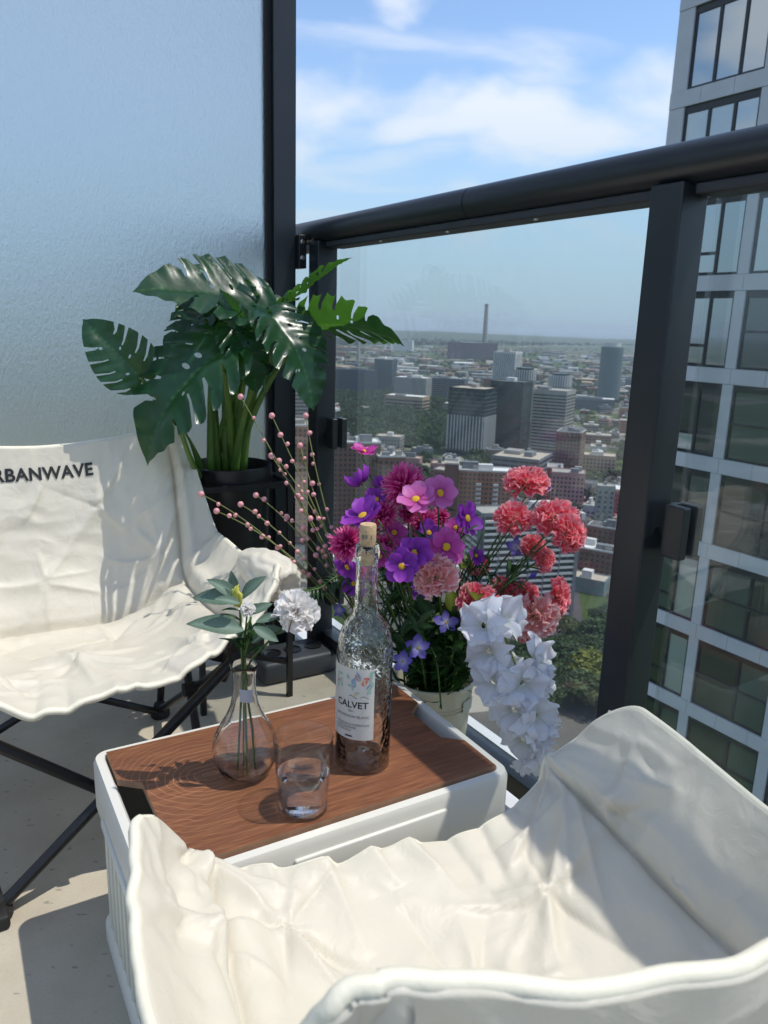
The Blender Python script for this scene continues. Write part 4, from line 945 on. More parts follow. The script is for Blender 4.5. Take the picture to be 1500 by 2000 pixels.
def leafy(parent, pts, n, me, size, spread=.9, start=.25, end=1.0, up=.2):
    for k in range(n):
        t = start + (end - start) * (k + RB.random()) / n; i = min(int(t * (len(pts) - 1)), len(pts) - 2); f = t * (len(pts) - 1) - i; p = pts[i].lerp(pts[i + 1], f); d = (pts[i + 1] - pts[i]).normalized()
        sd = Vector((RB.uniform(-1, 1), RB.uniform(-1, 1), RB.uniform(-.5, 1))); sd = (sd - d * sd.dot(d)).normalized()
        o = bpy.data.objects.new('leaf', me); col.objects.link(o); orient(o, p, d * (1 - spread * .6) + sd * spread + ZZ * up, d + ZZ * .3, size * RB.uniform(.7, 1.25)); adopt(o, parent)
def stem_to(head, origin, r=.0017, bow=None, n=10):
    d = head - origin; s = Vector((d.x * -.16, d.y * -.16, d.length * .06)) if bow is None else Vector(bow); return curve_pts(origin, head, s, n)
def root_pt(): g = RB.uniform(0, 6.28); r = RB.uniform(.0, .045); return BK + Vector((r * math.cos(g), r * math.sin(g), .10))
VIEW = -Vector((BK.x, BK.y, 0)).normalized()
def flower(kind, u, v, y, dpx, label, face=None, col_=None, parts_leaf=3, mesh=None, npet=8, group=None, origin=None, bow=None, cat=None, leaf=None, lsize=.035):
    H = aty(u, v, y); rad = dpx / 2 * (H - CAM).length / F_PX * .97; org = origin or root_pt()
    names = {'carnation': 'carnation', 'pom': 'pompom_flower', 'cosmos': 'cosmos_flower', 'bell': 'cosmos_flower', 'violet': 'violet_flower'}
    root = empty(names[kind], org, label, cat or 'flower', group)
    fd = Vector(face) if face else Vector((RB.uniform(-.5, .5), -.75, RB.uniform(.3, .8))); fd.normalize()
    neck = H - fd * rad * (.25 if kind in ('carnation', 'pom') else .08)
    pts = stem_to(neck - fd * rad * .5, org, bow=bow); pts.append(neck)
    m = MB(); m.tube(pts, [.0021 - .0008 * k / len(pts) for k in range(len(pts))], 6); m.build('stem', green, root, 'all')
    if parts_leaf: leafy(root, pts, parts_leaf, leaf or lf_thin, lsize, start=.4, end=.95)
    if kind in ('carnation', 'pom'):
        o = bpy.data.objects.new('flower_head', mesh); col.objects.link(o); place(o, H - fd * rad * .15, fd, rad * (1.06 if kind == 'pom' else 1.1), RB.uniform(0, 6)); adopt(o, root)
        o2 = bpy.data.objects.new('calyx', calyx); col.objects.link(o2); place(o2, H - fd * rad * .2, fd, rad * .85); adopt(o2, root)
    else:
        o = bpy.data.objects.new('flower_head', disc if kind != 'violet' else disc); col.objects.link(o); place(o, H, fd, rad * (1.25 if kind != 'violet' else .5), 0); adopt(o, root)
        x, yv, z = frame(fd)
        pm = mesh or cos_p[col_]
        for k in range(npet):
            g = 2 * math.pi * (k + RB.uniform(-.12, .12)) / npet; d = x * math.cos(g) + yv * math.sin(g); p = bpy.data.objects.new('petal', pm); col.objects.link(p)
            orient(p, H + z * RB.uniform(-.06, .02) * rad, d + z * RB.uniform(-.3, .3), z + x * RB.uniform(-.25, .25) + yv * RB.uniform(-.25, .25), rad * RB.uniform(.85, 1.08)); adopt(p, o)
    return root
GC, GP, GS = 'coral carnations of the bouquet', 'magenta pompom flowers of the bouquet', 'cosmos flowers of the bouquet'
C = lambda u, v, d, y, lab, face=None, k=None: flower('carnation', u, v, y, d, lab, face, mesh=carn[RB.randint(0, 1) if k is None else k], group=GC, parts_leaf=4)
C(1030, 940, 92, 1.27, 'topmost coral carnation of the bouquet', (-.1, -.35, .9)); C(1003, 1010, 78, 1.22, 'coral carnation left of the large twin blooms', (.05, -.55, .8), 0)
C(1086, 1010, 88, 1.20, 'upper of the two large coral carnations at far right', (-.1, -.6, .7)); C(1112, 1040, 84, 1.17, 'rightmost coral carnation at the level of the bottle cork', (.6, -.55, .35))
C(1040, 1066, 52, 1.24, 'small coral carnation right of the striped tower block', (-.3, -.6, .7)); C(1064, 1092, 52, 1.22, 'small coral carnation just under the large twin blooms', (.5, -.6, .4))
C(934, 1108, 50, 1.30, 'small dark coral carnation facing away above the yellow-green leaf', (.2, .3, -.8)); C(850, 1126, 90, 1.12, 'pale pink carnation just right of the bottle neck', (-.1, -.7, .3), 2)
C(932, 1172, 84, 1.16, 'broad coral carnation above the white spray', (-.2, -.6, .7)); C(985, 1148, 58, 1.24, 'coral carnation half hidden behind its neighbours above the white spray', (.1, -.5, .8)); C(1030, 1156, 54, 1.24, 'small coral carnation left of the tall right-hand bloom', (.3, -.5, .7))
C(1092, 1166, 78, 1.20, 'coral carnation at the lower right edge of the bouquet', (.75, -.55, .1)); C(1045, 1206, 98, 1.17, 'large pale-edged coral carnation beside the white spray', (.15, -.8, -.1), 2); C(972, 1204, 52, 1.19, 'coral carnation behind the topmost white petals', (.0, -.8, .3)); C(1036, 1236, 60, 1.2, 'lowest coral carnation hanging beside the white spray', (.2, -.6, -.5), 1)
Pm = lambda u, v, d, y, lab, face=None, k=0: flower('pom', u, v, y, d, lab, face, mesh=pom[k], group=GP, parts_leaf=2)
Pm(790, 948, 100, 1.26, 'large magenta pompom flower at the top of the bouquet', (-.1, -.7, .6)); Pm(676, 1062, 78, 1.16, 'magenta pompom flower just left of the bottle neck', (-.4, -.85, .2), 1); Pm(830, 1022, 66, 1.28, 'magenta pompom flower behind the pink cosmos', (.2, -.7, .4), 1); Pm(748, 1005, 60, 1.25, 'magenta pompom flower behind the cork', (-.1, -.8, .3)); Pm(752, 1062, 46, 1.22, 'small magenta pompom flower right of the cork', (.2, -.9, .2), 1)
S = lambda u, v, d, y, c, lab, face=None, **k: flower('cosmos', u, v, y, d, lab, face, col_=c, group=GS, parts_leaf=3, **k)
S(812, 974, 82, 1.14, 'pink', 'pink cosmos flower tilted upward in front of the pompom', (-.15, -.55, .8)); S(860, 963, 78, 1.16, 'pink', 'pink cosmos flower facing the viewer, upper middle', (.15, -.9, .35))
S(708, 1006, 98, 1.13, 'purple', 'large purple cosmos seen from the side above the cork', (-.35, -.30, .75)); S(914, 1012, 74, 1.19, 'purple', 'purple cosmos at the right of the bouquet middle', (.7, -.6, .3)); S(872, 1068, 84, 1.14, 'magenta', 'magenta cosmos with yellow eye right of the bottle', (.2, -.9, .3)); S(810, 1080, 76, 1.12, 'purple', 'purple cosmos with yellow eye beside the bottle', (.0, -.95, .25)); S(784, 1106, 74, 1.11, 'purple', 'lower purple cosmos overlapping the one above it', (-.2, -.9, .3)); S(678, 1108, 66, 1.22, 'purple', 'purple cosmos half hidden left of the bottle neck', (-.5, -.6, -.3)); S(930, 1085, 40, 1.25, 'purple', 'small purple cosmos behind the magenta one', (.3, -.7, .5), npet=6)
flower('bell', 710, 880, 1.30, 58, 'pink cosmos on the tallest stem, above the bouquet', (.1, -.15, .95), mesh=cos_p['magenta'], group=GS); flower('bell', 706, 944, 1.28, 58, 'nodding purple cosmos on a tall stem at the upper left', (-.35, .1, .4), mesh=bell_p, group=GS, npet=7); flower('bell', 742, 950, 1.3, 34, 'half-open purple cosmos behind the large pompom', (-.2, -.2, .8), mesh=bell_p, group=GS, npet=6)
for u, v, d, y, c, lab in ((742, 1088, 58, 1.2, 'magenta', 'magenta cosmos tucked behind the bottle neck'), (838, 1040, 56, 1.24, 'purple', 'purple cosmos under the two pink ones'), (770, 1040, 60, 1.25, 'magenta', 'magenta cosmos between the pompoms and the purple pair'), (735, 975, 54, 1.27, 'purple', 'purple cosmos under the large pompom'), (890, 1030, 50, 1.26, 'magenta', 'magenta cosmos behind the right-hand purple one'), (825, 1150, 52, 1.22, 'purple', 'deep purple cosmos below the overlapping pair'), (690, 1140, 52, 1.26, 'purple', 'lowest purple cosmos at the left of the bottle')):
    S(u, v, d, y, c, lab)
for u, v, d, y, lab in ((800, 1000, 50, 1.29, 'small magenta pompom flower filling the centre'), (720, 1040, 50, 1.26, 'small magenta pompom flower left of the cork'), (858, 1010, 44, 1.3, 'small magenta pompom flower at the back of the centre')): Pm(u, v, d, y, lab, None, 1)
V_ = lambda u, v, d, y, lab, f=None: flower('violet', u, v, y, d, lab, f, mesh=vio_p, npet=5, group='small violet flowers of the bouquet', parts_leaf=3, leaf=lf_green, lsize=.03)
V_(816, 1266, 58, 1.14, 'violet star flower hanging over the rim of the bucket', (-.1, -.9, .3)); V_(786, 1292, 50, 1.13, 'violet star flower right beside the bottle shoulder', (-.3, -.8, .3)); V_(872, 1216, 54, 1.15, 'violet star flower under the broad coral carnation', (.2, -.85, .4)); V_(905, 1218, 44, 1.17, 'violet star flower half hidden left of the white spray', (.4, -.7, .5)); V_(840, 1062, 40, 1.2, 'blue-violet star flower between the cosmos blooms', (0, -.8, .4)); V_(1008, 1068, 42, 1.26, 'violet star flower beneath the upper coral carnations', (.2, -.7, .3)); V_(662, 1192, 34, 1.3, 'violet flower low at the left of the bottle', (-.4, -.6, .3))
for u, v, y, lab in ((1064, 962, 1.26, 'violet bud beneath the topmost carnation'), (1036, 1128, 1.2, 'violet bud between the small coral carnations'), (925, 1330, 1.12, 'violet bud hanging in front of the bucket')):
    H = aty(u, v, y); org = root_pt(); r0 = empty('flower_bud', org, lab, 'bud', 'violet buds of the bouquet'); pts = stem_to(H, org); m = MB(); m.tube(pts, .0011, 6); m.build('stem', green, r0, 'all'); o = bpy.data.objects.new('bud', budv); col.objects.link(o); place(o, H, (pts[-1] - pts[-2]), .014); adopt(o, r0)
# ---- white hanging spray
spx = [(962, 1180, 1.16), (985, 1240, 1.12), (1010, 1305, 1.09), (1028, 1370, 1.075), (1045, 1430, 1.07), (1060, 1485, 1.07)]
sp = [aty(*p) for p in spx]; base = BK + Vector((.02, -.01, .10)); full = curve_pts(base, sp[0], (-.01, -.02, .06), 8) + sp[1:]
spray = empty('white_flower_spray', base, 'hanging spray of large white blossoms draped over the bucket side', 'flower')
m = MB(); m.tube(full, [.0028 - .0001 * k for k in range(len(full))], 8); m.build('stem', mat('olive_stem', (.16, .19, .04), rough=.5, var=.2, vscale=50), spray, 'all')
for u, v, d, y, f in ((938, 1222, 96, 1.09, (-.6, -.7, .3)), (988, 1205, 92, 1.11, (.4, -.6, .6)), (950, 1275, 92, 1.08, (-.5, -.85, .1)), (985, 1300, 70, 1.10, (.1, -.9, .2)), (1058, 1288, 84, 1.07, (.8, -.5, .4)), (958, 1335, 84, 1.07, (-.6, -.8, .0)), (1025, 1338, 94, 1.05, (.2, -.95, .2)), (1072, 1322, 60, 1.08, (.9, -.4, .2)), (1000, 1392, 92, 1.05, (-.5, -.85, .0)), (1056, 1400, 90, 1.045, (.5, -.8, .2)), (1018, 1452, 92, 1.05, (-.4, -.8, -.2)), (1072, 1446, 70, 1.06, (.8, -.5, -.1)), (1045, 1492, 70, 1.055, (.1, -.7, -.5))):
    H = aty(u, v, y); rad = d / 2 * (H - CAM).length / F_PX; fd = Vector(f).normalized(); x, yv, z = frame(fd)
    near = min(sp, key=lambda q: (q - H).length); m = MB(); m.tube(curve_pts(near, H - fd * rad * .35, (0, 0, .004), 4), .0012, 6); bl = m.build('blossom', MT['olive_stem'], spray, 'all')
    for k in range(6):
        g = 2 * math.pi * (k + RB.uniform(-.2, .2)) / 6; dd = x * math.cos(g) + yv * math.sin(g); p = bpy.data.objects.new('petal', RB.choice(wht_p)); col.objects.link(p)
        orient(p, H - fd * rad * .3, dd + z * (.55 if k % 2 else .25), z, rad * RB.uniform(1.0, 1.3)); adopt(p, bl)
# ---- pink berry twigs
berry_m = attr_material('berry_pink', [(0, (.52, .16, .17)), (1, (.78, .42, .42))], rough=.45, trans=0, var=.1)
bm_ = MB(); bm_.lathe([(0, -1), (.5, -.86), (.86, -.5), (1, 0), (.86, .5), (.5, .86), (0, 1)], (0, 0, 0), 10); berry = bm_.mesh('berry', 'all', [mat('berry_skin', (.66, .30, .31), rough=.4, var=.18, vscale=3)])
twig_m = mat('berry_twig', (.13, .15, .035), rough=.6, var=.3, vscale=60)
twigs = [((470, 775), 1.40), ((531, 812), 1.38), ((597, 812), 1.42), ((586, 870), 1.40), ((530, 890), 1.38), ((393, 965), 1.36), ((423, 998), 1.34), ((500, 967), 1.38), ((470, 985), 1.36), ((545, 900), 1.42), ((560, 1010), 1.36)]
tl = ['berry twig reaching highest into the monstera leaves', 'berry twig rising just right of the monstera stems', 'berry twig standing in front of the railing post', 'short upright berry twig left of the railing post', 'berry twig crossing the corner of the plant stand', 'longest berry twig reaching left over the plant pot', 'lowest berry twig pointing left over the chair arm', 'berry twig in front of the pot, middle of the left fan', 'thin berry twig between the two lowest ones', 'thin upright berry twig behind its neighbours', 'short berry twig in the heart of the left fan']
for (px, y), lab in zip(twigs, tl):
    H = aty(*px, y); org = BK + Vector((RB.uniform(-.045, -.01), RB.uniform(-.02, .03), .11)); K = aty(670 + RB.uniform(-15, 15), 1115 + RB.uniform(-25, 25), 1.30)
    pts = [org * (1 - t) ** 2 + (K + (K - org) * .1) * 2 * t * (1 - t) + H * t * t for t in [k / 18 for k in range(19)]]
    r0 = empty('berry_twig', org, lab, 'twig', 'pink berry twigs of the bouquet'); m = MB(); m.tube(pts, [.0020 - .0011 * k / 18 for k in range(19)], 6); m.build('stem', twig_m, r0, 'all')
    o = bpy.data.objects.new('berry', berry); col.objects.link(o); o.location = H; o.scale = (.0058,) * 3; adopt(o, r0)
    nb_ = RB.randint(6, 9)
    for k in range(nb_):
        t = .95 - .45 * (k + RB.random() * .6) / nb_; i = min(int(t * 18), 17); p = pts[i].lerp(pts[i + 1], t * 18 - i); sd = Vector((RB.uniform(-1, 1), RB.uniform(-1, 1), RB.uniform(-1, 1))).normalized(); s = RB.uniform(.0032, .0055)
        o = bpy.data.objects.new('berry', berry); col.objects.link(o); o.location = p + sd * s * 1.0; o.scale = (s, s, s * 1.1); o.rotation_euler = (RB.uniform(0, 3), RB.uniform(0, 3), 0); adopt(o, r0)
    leafy(r0, pts, 6, lf_thin, .028, start=.25, end=.6)
# ---- foliage of the bouquet
def sprig(ends, lab, name='leafy_sprig', me=lf_green, n=12, size=.03, group='green sprigs of the bouquet', y=1.2, st=.3):
    u, v, yy = ends; H = aty(u, v, yy); org = root_pt(); r0 = empty(name, org, lab, 'foliage', group); pts = stem_to(H, org); m = MB(); m.tube(pts, .0013, 6); m.build('stem', green, r0, 'all'); leafy(r0, pts, n, me, size, start=st); return r0
SG = 'thin green sprig woven through the bouquet'
for k in range(34):
    sprig((RB.uniform(690, 1060), RB.uniform(1010, 1215), RB.uniform(1.16, 1.34)), SG, me=lf_thin, n=12, size=.034, st=.25)
for u, v, y, me, lab in ((745, 1190, 1.24, lf_green, 'leafy green sprig left of the bottle neck'), (800, 1215, 1.15, lf_green, 'dense green sprig under the purple cosmos'), (842, 1200, 1.18, lf_round, 'rounded green leaves under the pale pink carnation'), (760, 1150, 1.27, lf_green, 'green sprig behind the bottle neck'), (905, 1215, 1.2, lf_round, 'round-leaved sprig under the broad carnation'), (960, 1095, 1.27, lf_green, 'green sprig beside the striped tower block'), (1010, 1105, 1.25, lf_green, 'feathery sprig between the coral carnations'), (835, 1150, 1.25, lf_green, 'green sprig behind the pale pink carnation'), (905, 1150, 1.26, lf_green, 'bushy sprig filling the middle behind the carnations'), (780, 1240, 1.2, lf_round, 'round-leaved sprig low behind the bottle shoulder'), (865, 1100, 1.26, lf_green, 'green sprig rising between cosmos and carnations'), (940, 1250, 1.2, lf_green, 'green sprig behind the white spray'), (990, 1180, 1.25, lf_green, 'green sprig among the lower carnations'), (730, 1090, 1.28, lf_green, 'green sprig left of the cork'), (870, 1265, 1.16, lf_round, 'round-leaved sprig over the bucket rim')):
    sprig((u, v, y), lab, me=me, n=26, size=.04, group='leafy sprigs of the bouquet')
def trailing(px, lab, me=lf_round, size=.03, n=26):
    pts = [BK + Vector((0, -.02, .15))] + [aty(*p) for p in px]; P = []
    for k in range(25): P.append(catmull(pts, k / 24))
    r0 = empty('trailing_sprig', pts[0], lab, 'foliage', 'trailing sprigs of the bouquet'); m = MB(); m.tube(P, .0014, 6); m.build('stem', green, r0, 'all'); leafy(r0, P, n, me, size, start=.35, spread=1.0); return r0
trailing([(830, 1255, 1.2), (880, 1290, 1.14), (905, 1335, 1.13)], 'leafy sprig trailing over the front of the bucket'); trailing([(850, 1260, 1.2), (910, 1260, 1.13), (925, 1310, 1.12)], 'leafy sprig trailing beside the white spray'); trailing([(820, 1270, 1.2), (850, 1280, 1.14), (862, 1385, 1.12)], 'thin sprig hanging lowest before the bucket', me=lf_thin, n=16); trailing([(860, 1240, 1.22), (890, 1240, 1.15), (880, 1300, 1.13)], 'bushy sprig at the middle of the bucket rim', n=30)
for u, v, y, lab in ((925, 1143, 1.19, 'yellow-green leaf right of the pale pink carnation'), (885, 1185, 1.17, 'lowest yellow-green leaf, left of the broad coral carnation'), (900, 1110, 1.24, 'topmost yellow-green leaf under the magenta cosmos')):
    r0 = sprig((u, v, y), lab, name='lime_leaf_stem', me=lf_lime, n=3, size=.05, group='yellow-green leaves of the bouquet', st=.8)
# fern frond reaching left
fr0 = BK + Vector((-.03, -.01, .12)); fp = [catmull([fr0, aty(690, 1150, 1.26), aty(620, 1150, 1.22), aty(555, 1172, 1.19)], k / 30) for k in range(31)]
fern = empty('fern_frond', fr0, 'dark green fern frond reaching left behind the white carnation', 'foliage'); m = MB(); m.tube(fp, .0012, 6); m.build('stem', green, fern, 'all')
for k in range(10, 31):
    d = (fp[k] - fp[k - 1]).normalized(); sd = d.cross(ZZ + Vector((0, -.5, 0))).normalized()
    for sg in (-1, 1):
        o = bpy.data.objects.new('leaflet', lf_thin); col.objects.link(o); orient(o, fp[k], sd * sg + d * .45, ZZ, (.05, .026 * (1 - .5 * (k - 10) / 21), .03)); adopt(o, fern)
# ================================================================= stems in the bud vase
VO = vpos + ZZ * .012
def vstem(head, off): 
    a_ = VO + Vector((off[0], off[1], 0)); nk = vpos + Vector((off[0] * .25, off[1] * .25, .15)); return [catmull([a_, vpos + Vector((off[0] * .7, off[1] * .7, .07)), nk, nk.lerp(head, .5) + ZZ * .008, head], k / 16) for k in range(17)]
H = aty(578, 1195, .875); cs = empty('white_carnation', VO, 'white carnation in the bud vase', 'flower'); pts = vstem(H - Vector((.1, -.3, .8)).normalized() * .012, (.012, .004)); m = MB(); m.tube(pts, .0015, 6); m.build('stem', green, cs, 'all')
fd = Vector((.45, -.5, .75)).normalized(); o = bpy.data.objects.new('flower_head', wcarn); col.objects.link(o); place(o, H, fd, .030, 1.0); adopt(o, cs); o = bpy.data.objects.new('calyx', calyx); col.objects.link(o); place(o, H, fd, .026); adopt(o, cs); leafy(cs, pts, 4, lf_sage, .028, start=.6)
def vspray(name, lab, leaves, off, top):
    H = aty(*top); r0 = empty(name, VO, lab, 'foliage', 'leaf stems in the bud vase'); pts = vstem(H, off); m = MB(); m.tube(pts, .0015, 6); m.build('stem', green, r0, 'all')
    for (bu, bv), (tu, tv), y in leaves:
        B = aty(bu, bv, y); T = aty(tu, tv, y + RB.uniform(-.015, .015)); o = bpy.data.objects.new('leaf', lf_sage); col.objects.link(o); orient(o, B, T - B, Vector((RB.uniform(-.3, .3), -.6, .8)), (T - B).length); adopt(o, r0)
    leafy(r0, pts, 7, lf_green, .026, start=.58, end=.9); return r0
vspray('leaf_stem', 'grey-green leaf stem spreading left in the bud vase', [((465, 1165), (408, 1128), .87), ((465, 1172), (372, 1158), .86), ((470, 1170), (512, 1122), .88), ((468, 1178), (420, 1165), .85), ((475, 1230), (368, 1208), .85), ((462, 1160), (450, 1120), .89)], (-.010, .0), (468, 1165, .868))
vspray('leaf_stem', 'grey-green leaf stem under the white carnation', [((500, 1215), (548, 1198), .86), ((495, 1225), (545, 1250), .85), ((485, 1200), (530, 1175), .87), ((500, 1235), (555, 1228), .89)], (.004, -.010), (490, 1205, .866))
vspray('leaf_stem', 'short leafy stem at the mouth of the bud vase', [((492, 1255), (525, 1230), .87), ((480, 1250), (455, 1225), .88)], (.0, .010), (488, 1240, .872))
yb = mat('yellow_bud', (.42, .42, .06), rough=.5, var=.2, vscale=80)
bl_ = empty('small_white_bloom', VO, 'small white bloom with yellow buds in the bud vase', 'flower'); H = aty(483, 1190, .86); pts = vstem(H, (-.004, .008)); m = MB(); m.tube(pts, .0012, 6); m.build('stem', green, bl_, 'all')
o = bpy.data.objects.new('flower_head', wcarn); col.objects.link(o); place(o, H, (0, -.5, .9), .010); adopt(o, bl_)
for k in range(7):
    m = MB(); b0 = aty(467 + RB.uniform(-8, 8), 1175 + RB.uniform(-6, 10), .862); m.tube([b0, b0 + Vector((RB.uniform(-.004, .002), 0, .012)), b0 + Vector((RB.uniform(-.006, .003), 0, .02))], [.0022, .0028, .0006], 6); m.build('bud', yb, bl_, 'all')
# ================================================================= the city far below
GZ = CAM_H - 130.0
def gp(u, D, z=GZ):
    v = 632 + F_PX * (CAM_H - z) / D; r = ray(u, v); return Vector((r.x / r.y * D, D, z))
def hgt(v, D, u=900):                                     # height above ground of pixel row v at distance D
    r = ray(u, v); return CAM_H + r.z / r.y * D - GZ
def city_ground():
    m = bpy.data.materials.new('city_ground'); m.use_nodes = True; t = m.node_tree; b = t.nodes['Principled BSDF']; ln = t.links.new
    g = t.nodes.new('ShaderNodeNewGeometry')
    def nz(s, d=5):
        n = t.nodes.new('ShaderNodeTexNoise'); n.inputs['Scale'].default_value = s; n.inputs['Detail'].default_value = d; ln(g.outputs['Position'], n.inputs['Vector']); return n.outputs['Fac']
    def mr(x, a, c):
        n = t.nodes.new('ShaderNodeMapRange'); n.inputs['From Min'].default_value = a; n.inputs['From Max'].default_value = c; ln(x, n.inputs['Value']); return n.outputs[0]
    def mixc(f, a, c):
        n = t.nodes.new('ShaderNodeMix'); n.data_type = 'RGBA'; ln(f, n.inputs[0])
        for i, q in ((6, a), (7, c)):
            if isinstance(q, tuple): n.inputs[i].default_value = (*q, 1)
            else: ln(q, n.inputs[i])
        return n.outputs[2]
    vo = t.nodes.new('ShaderNodeTexVoronoi'); vo.inputs['Scale'].default_value = .022; ln(g.outputs['Position'], vo.inputs['Vector'])
    sv = t.nodes.new('ShaderNodeSeparateXYZ'); ln(vo.outputs['Color'], sv.inputs[0])
    c = mixc(mr(nz(.02), .4, .6), (.075, .075, .072), (.15, .14, .12))
    c = mixc(mr(sv.outputs[0], .55, .59), c, (.045, .075, .022))
    c = mixc(mr(sv.outputs[1], .78, .82), c, (.33, .30, .25))
    c = mixc(mr(nz(.004), .48, .56), c, (.055, .085, .028))
    ln(c, b.inputs['Base Color']); b.inputs['Roughness'].default_value = .95; b.inputs['Specular IOR Level'].default_value = .1
    return m
m = MB(); m.add([(-30000, -30000, GZ), (30000, -30000, GZ), (30000, 30000, GZ), (-30000, 30000, GZ)], [(0, 1, 2, 3)]); tag(m.build('ground', city_ground()), kind='structure')
lake = mat('lake_water', (.02, .05, .07), rough=.12, spec=.5)
m = MB(); L0, L1 = gp(1600, 6800), gp(500, 9000); m.add([(L1.x - 6000, 9500, GZ + 2), (12000, 5200, GZ + 2), (29500, 29500, GZ + 2), (-29500, 29500, GZ + 2), (-29500, 16000, GZ + 2)], [(0, 1, 2, 3, 4)]); tag(m.build('lake', lake), kind='structure')
asphalt = mat('asphalt', (.055, .055, .058), rough=.9, var=.2, vscale=.05, space='pos'); walk = mat('pavement', (.30, .28, .25), rough=.9, var=.15, vscale=.2, space='pos')
def strip(name, pts, w, mt, z):
    m = MB(); P = []
    for i, p in enumerate(pts):
        d = (pts[min(i + 1, len(pts) - 1)] - pts[max(i - 1, 0)]); d.z = 0; d.normalize(); s = Vector((-d.y, d.x, 0)) * w / 2; P.append([p + s + ZZ * z, p - s + ZZ * z])
    m.grid(P); return tag(m.build(name, mt), kind='structure')
def gpx(u, v): return atz(u, v, GZ)
strip('road', [gpx(1010, 1290), gpx(1090, 1350), gpx(1180, 1405), gpx(1290, 1470), gpx(1420, 1560)], 15, asphalt, .10); strip('pavement', [gpx(1020, 1262), gpx(1100, 1318), gpx(1190, 1372), gpx(1300, 1436), gpx(1430, 1520)], 4, walk, .14)
strip('road', [gpx(655, 757), gpx(690, 764), gpx(712, 780), gpx(735, 818)], 26, walk, .10); strip('road', [gpx(686, 786), gpx(700, 800), gpx(712, 815)], 18, walk, .14)
strip('road', [gpx(600, 1010), gpx(800, 985), gpx(1000, 960), gpx(1250, 925)], 14, asphalt, .06); strip('road', [gpx(560, 850), gpx(900, 905), gpx(1260, 960)], 14, asphalt, .08); strip('road', [gpx(1120, 1330), gpx(1100, 1100), gpx(1085, 960), gpx(1070, 860)], 13, asphalt, .12)
# ---- materials
bm_col = {'brick': (.29, .12, .07), 'redbrick': (.32, .085, .055), 'brownbrick': (.17, .095, .07), 'tan': (.38, .27, .18), 'concrete': (.30, .285, .26), 'white': (.58, .57, .54), 'grey': (.17, .18, .19), 'darkglass': (.012, .024, .030), 'blueglass': (.045, .07, .10), 'pink': (.42, .24, .21), 'purple': (.15, .11, .13), 'teal': (.16, .22, .22)}
BM = {k: mat('wall_' + k, c, rough=.25 if 'glass' in k else .85, var=.12, vscale=.15, space='pos', spec=.6 if 'glass' in k else .3) for k, c in bm_col.items()}
wing = mat('far_window', (.030, .038, .045), rough=.15, spec=.6); wing2 = mat('far_window_bluish', (.08, .11, .13), rough=.15, spec=.6)
roofs = [mat('roof_gravel', (.33, .31, .28), rough=.95, var=.2, vscale=.2, space='pos'), mat('roof_white', (.68, .67, .64), rough=.8, var=.08, vscale=.2, space='pos'), mat('roof_dark', (.085, .085, .09), rough=.9, var=.2, vscale=.2, space='pos'), mat('roof_tan', (.42, .36, .28), rough=.9, var=.15, vscale=.2, space='pos')]
balc = mat('balcony_white', (.52, .52, .50), rough=.8)
RC = random.Random(19)
taken = []
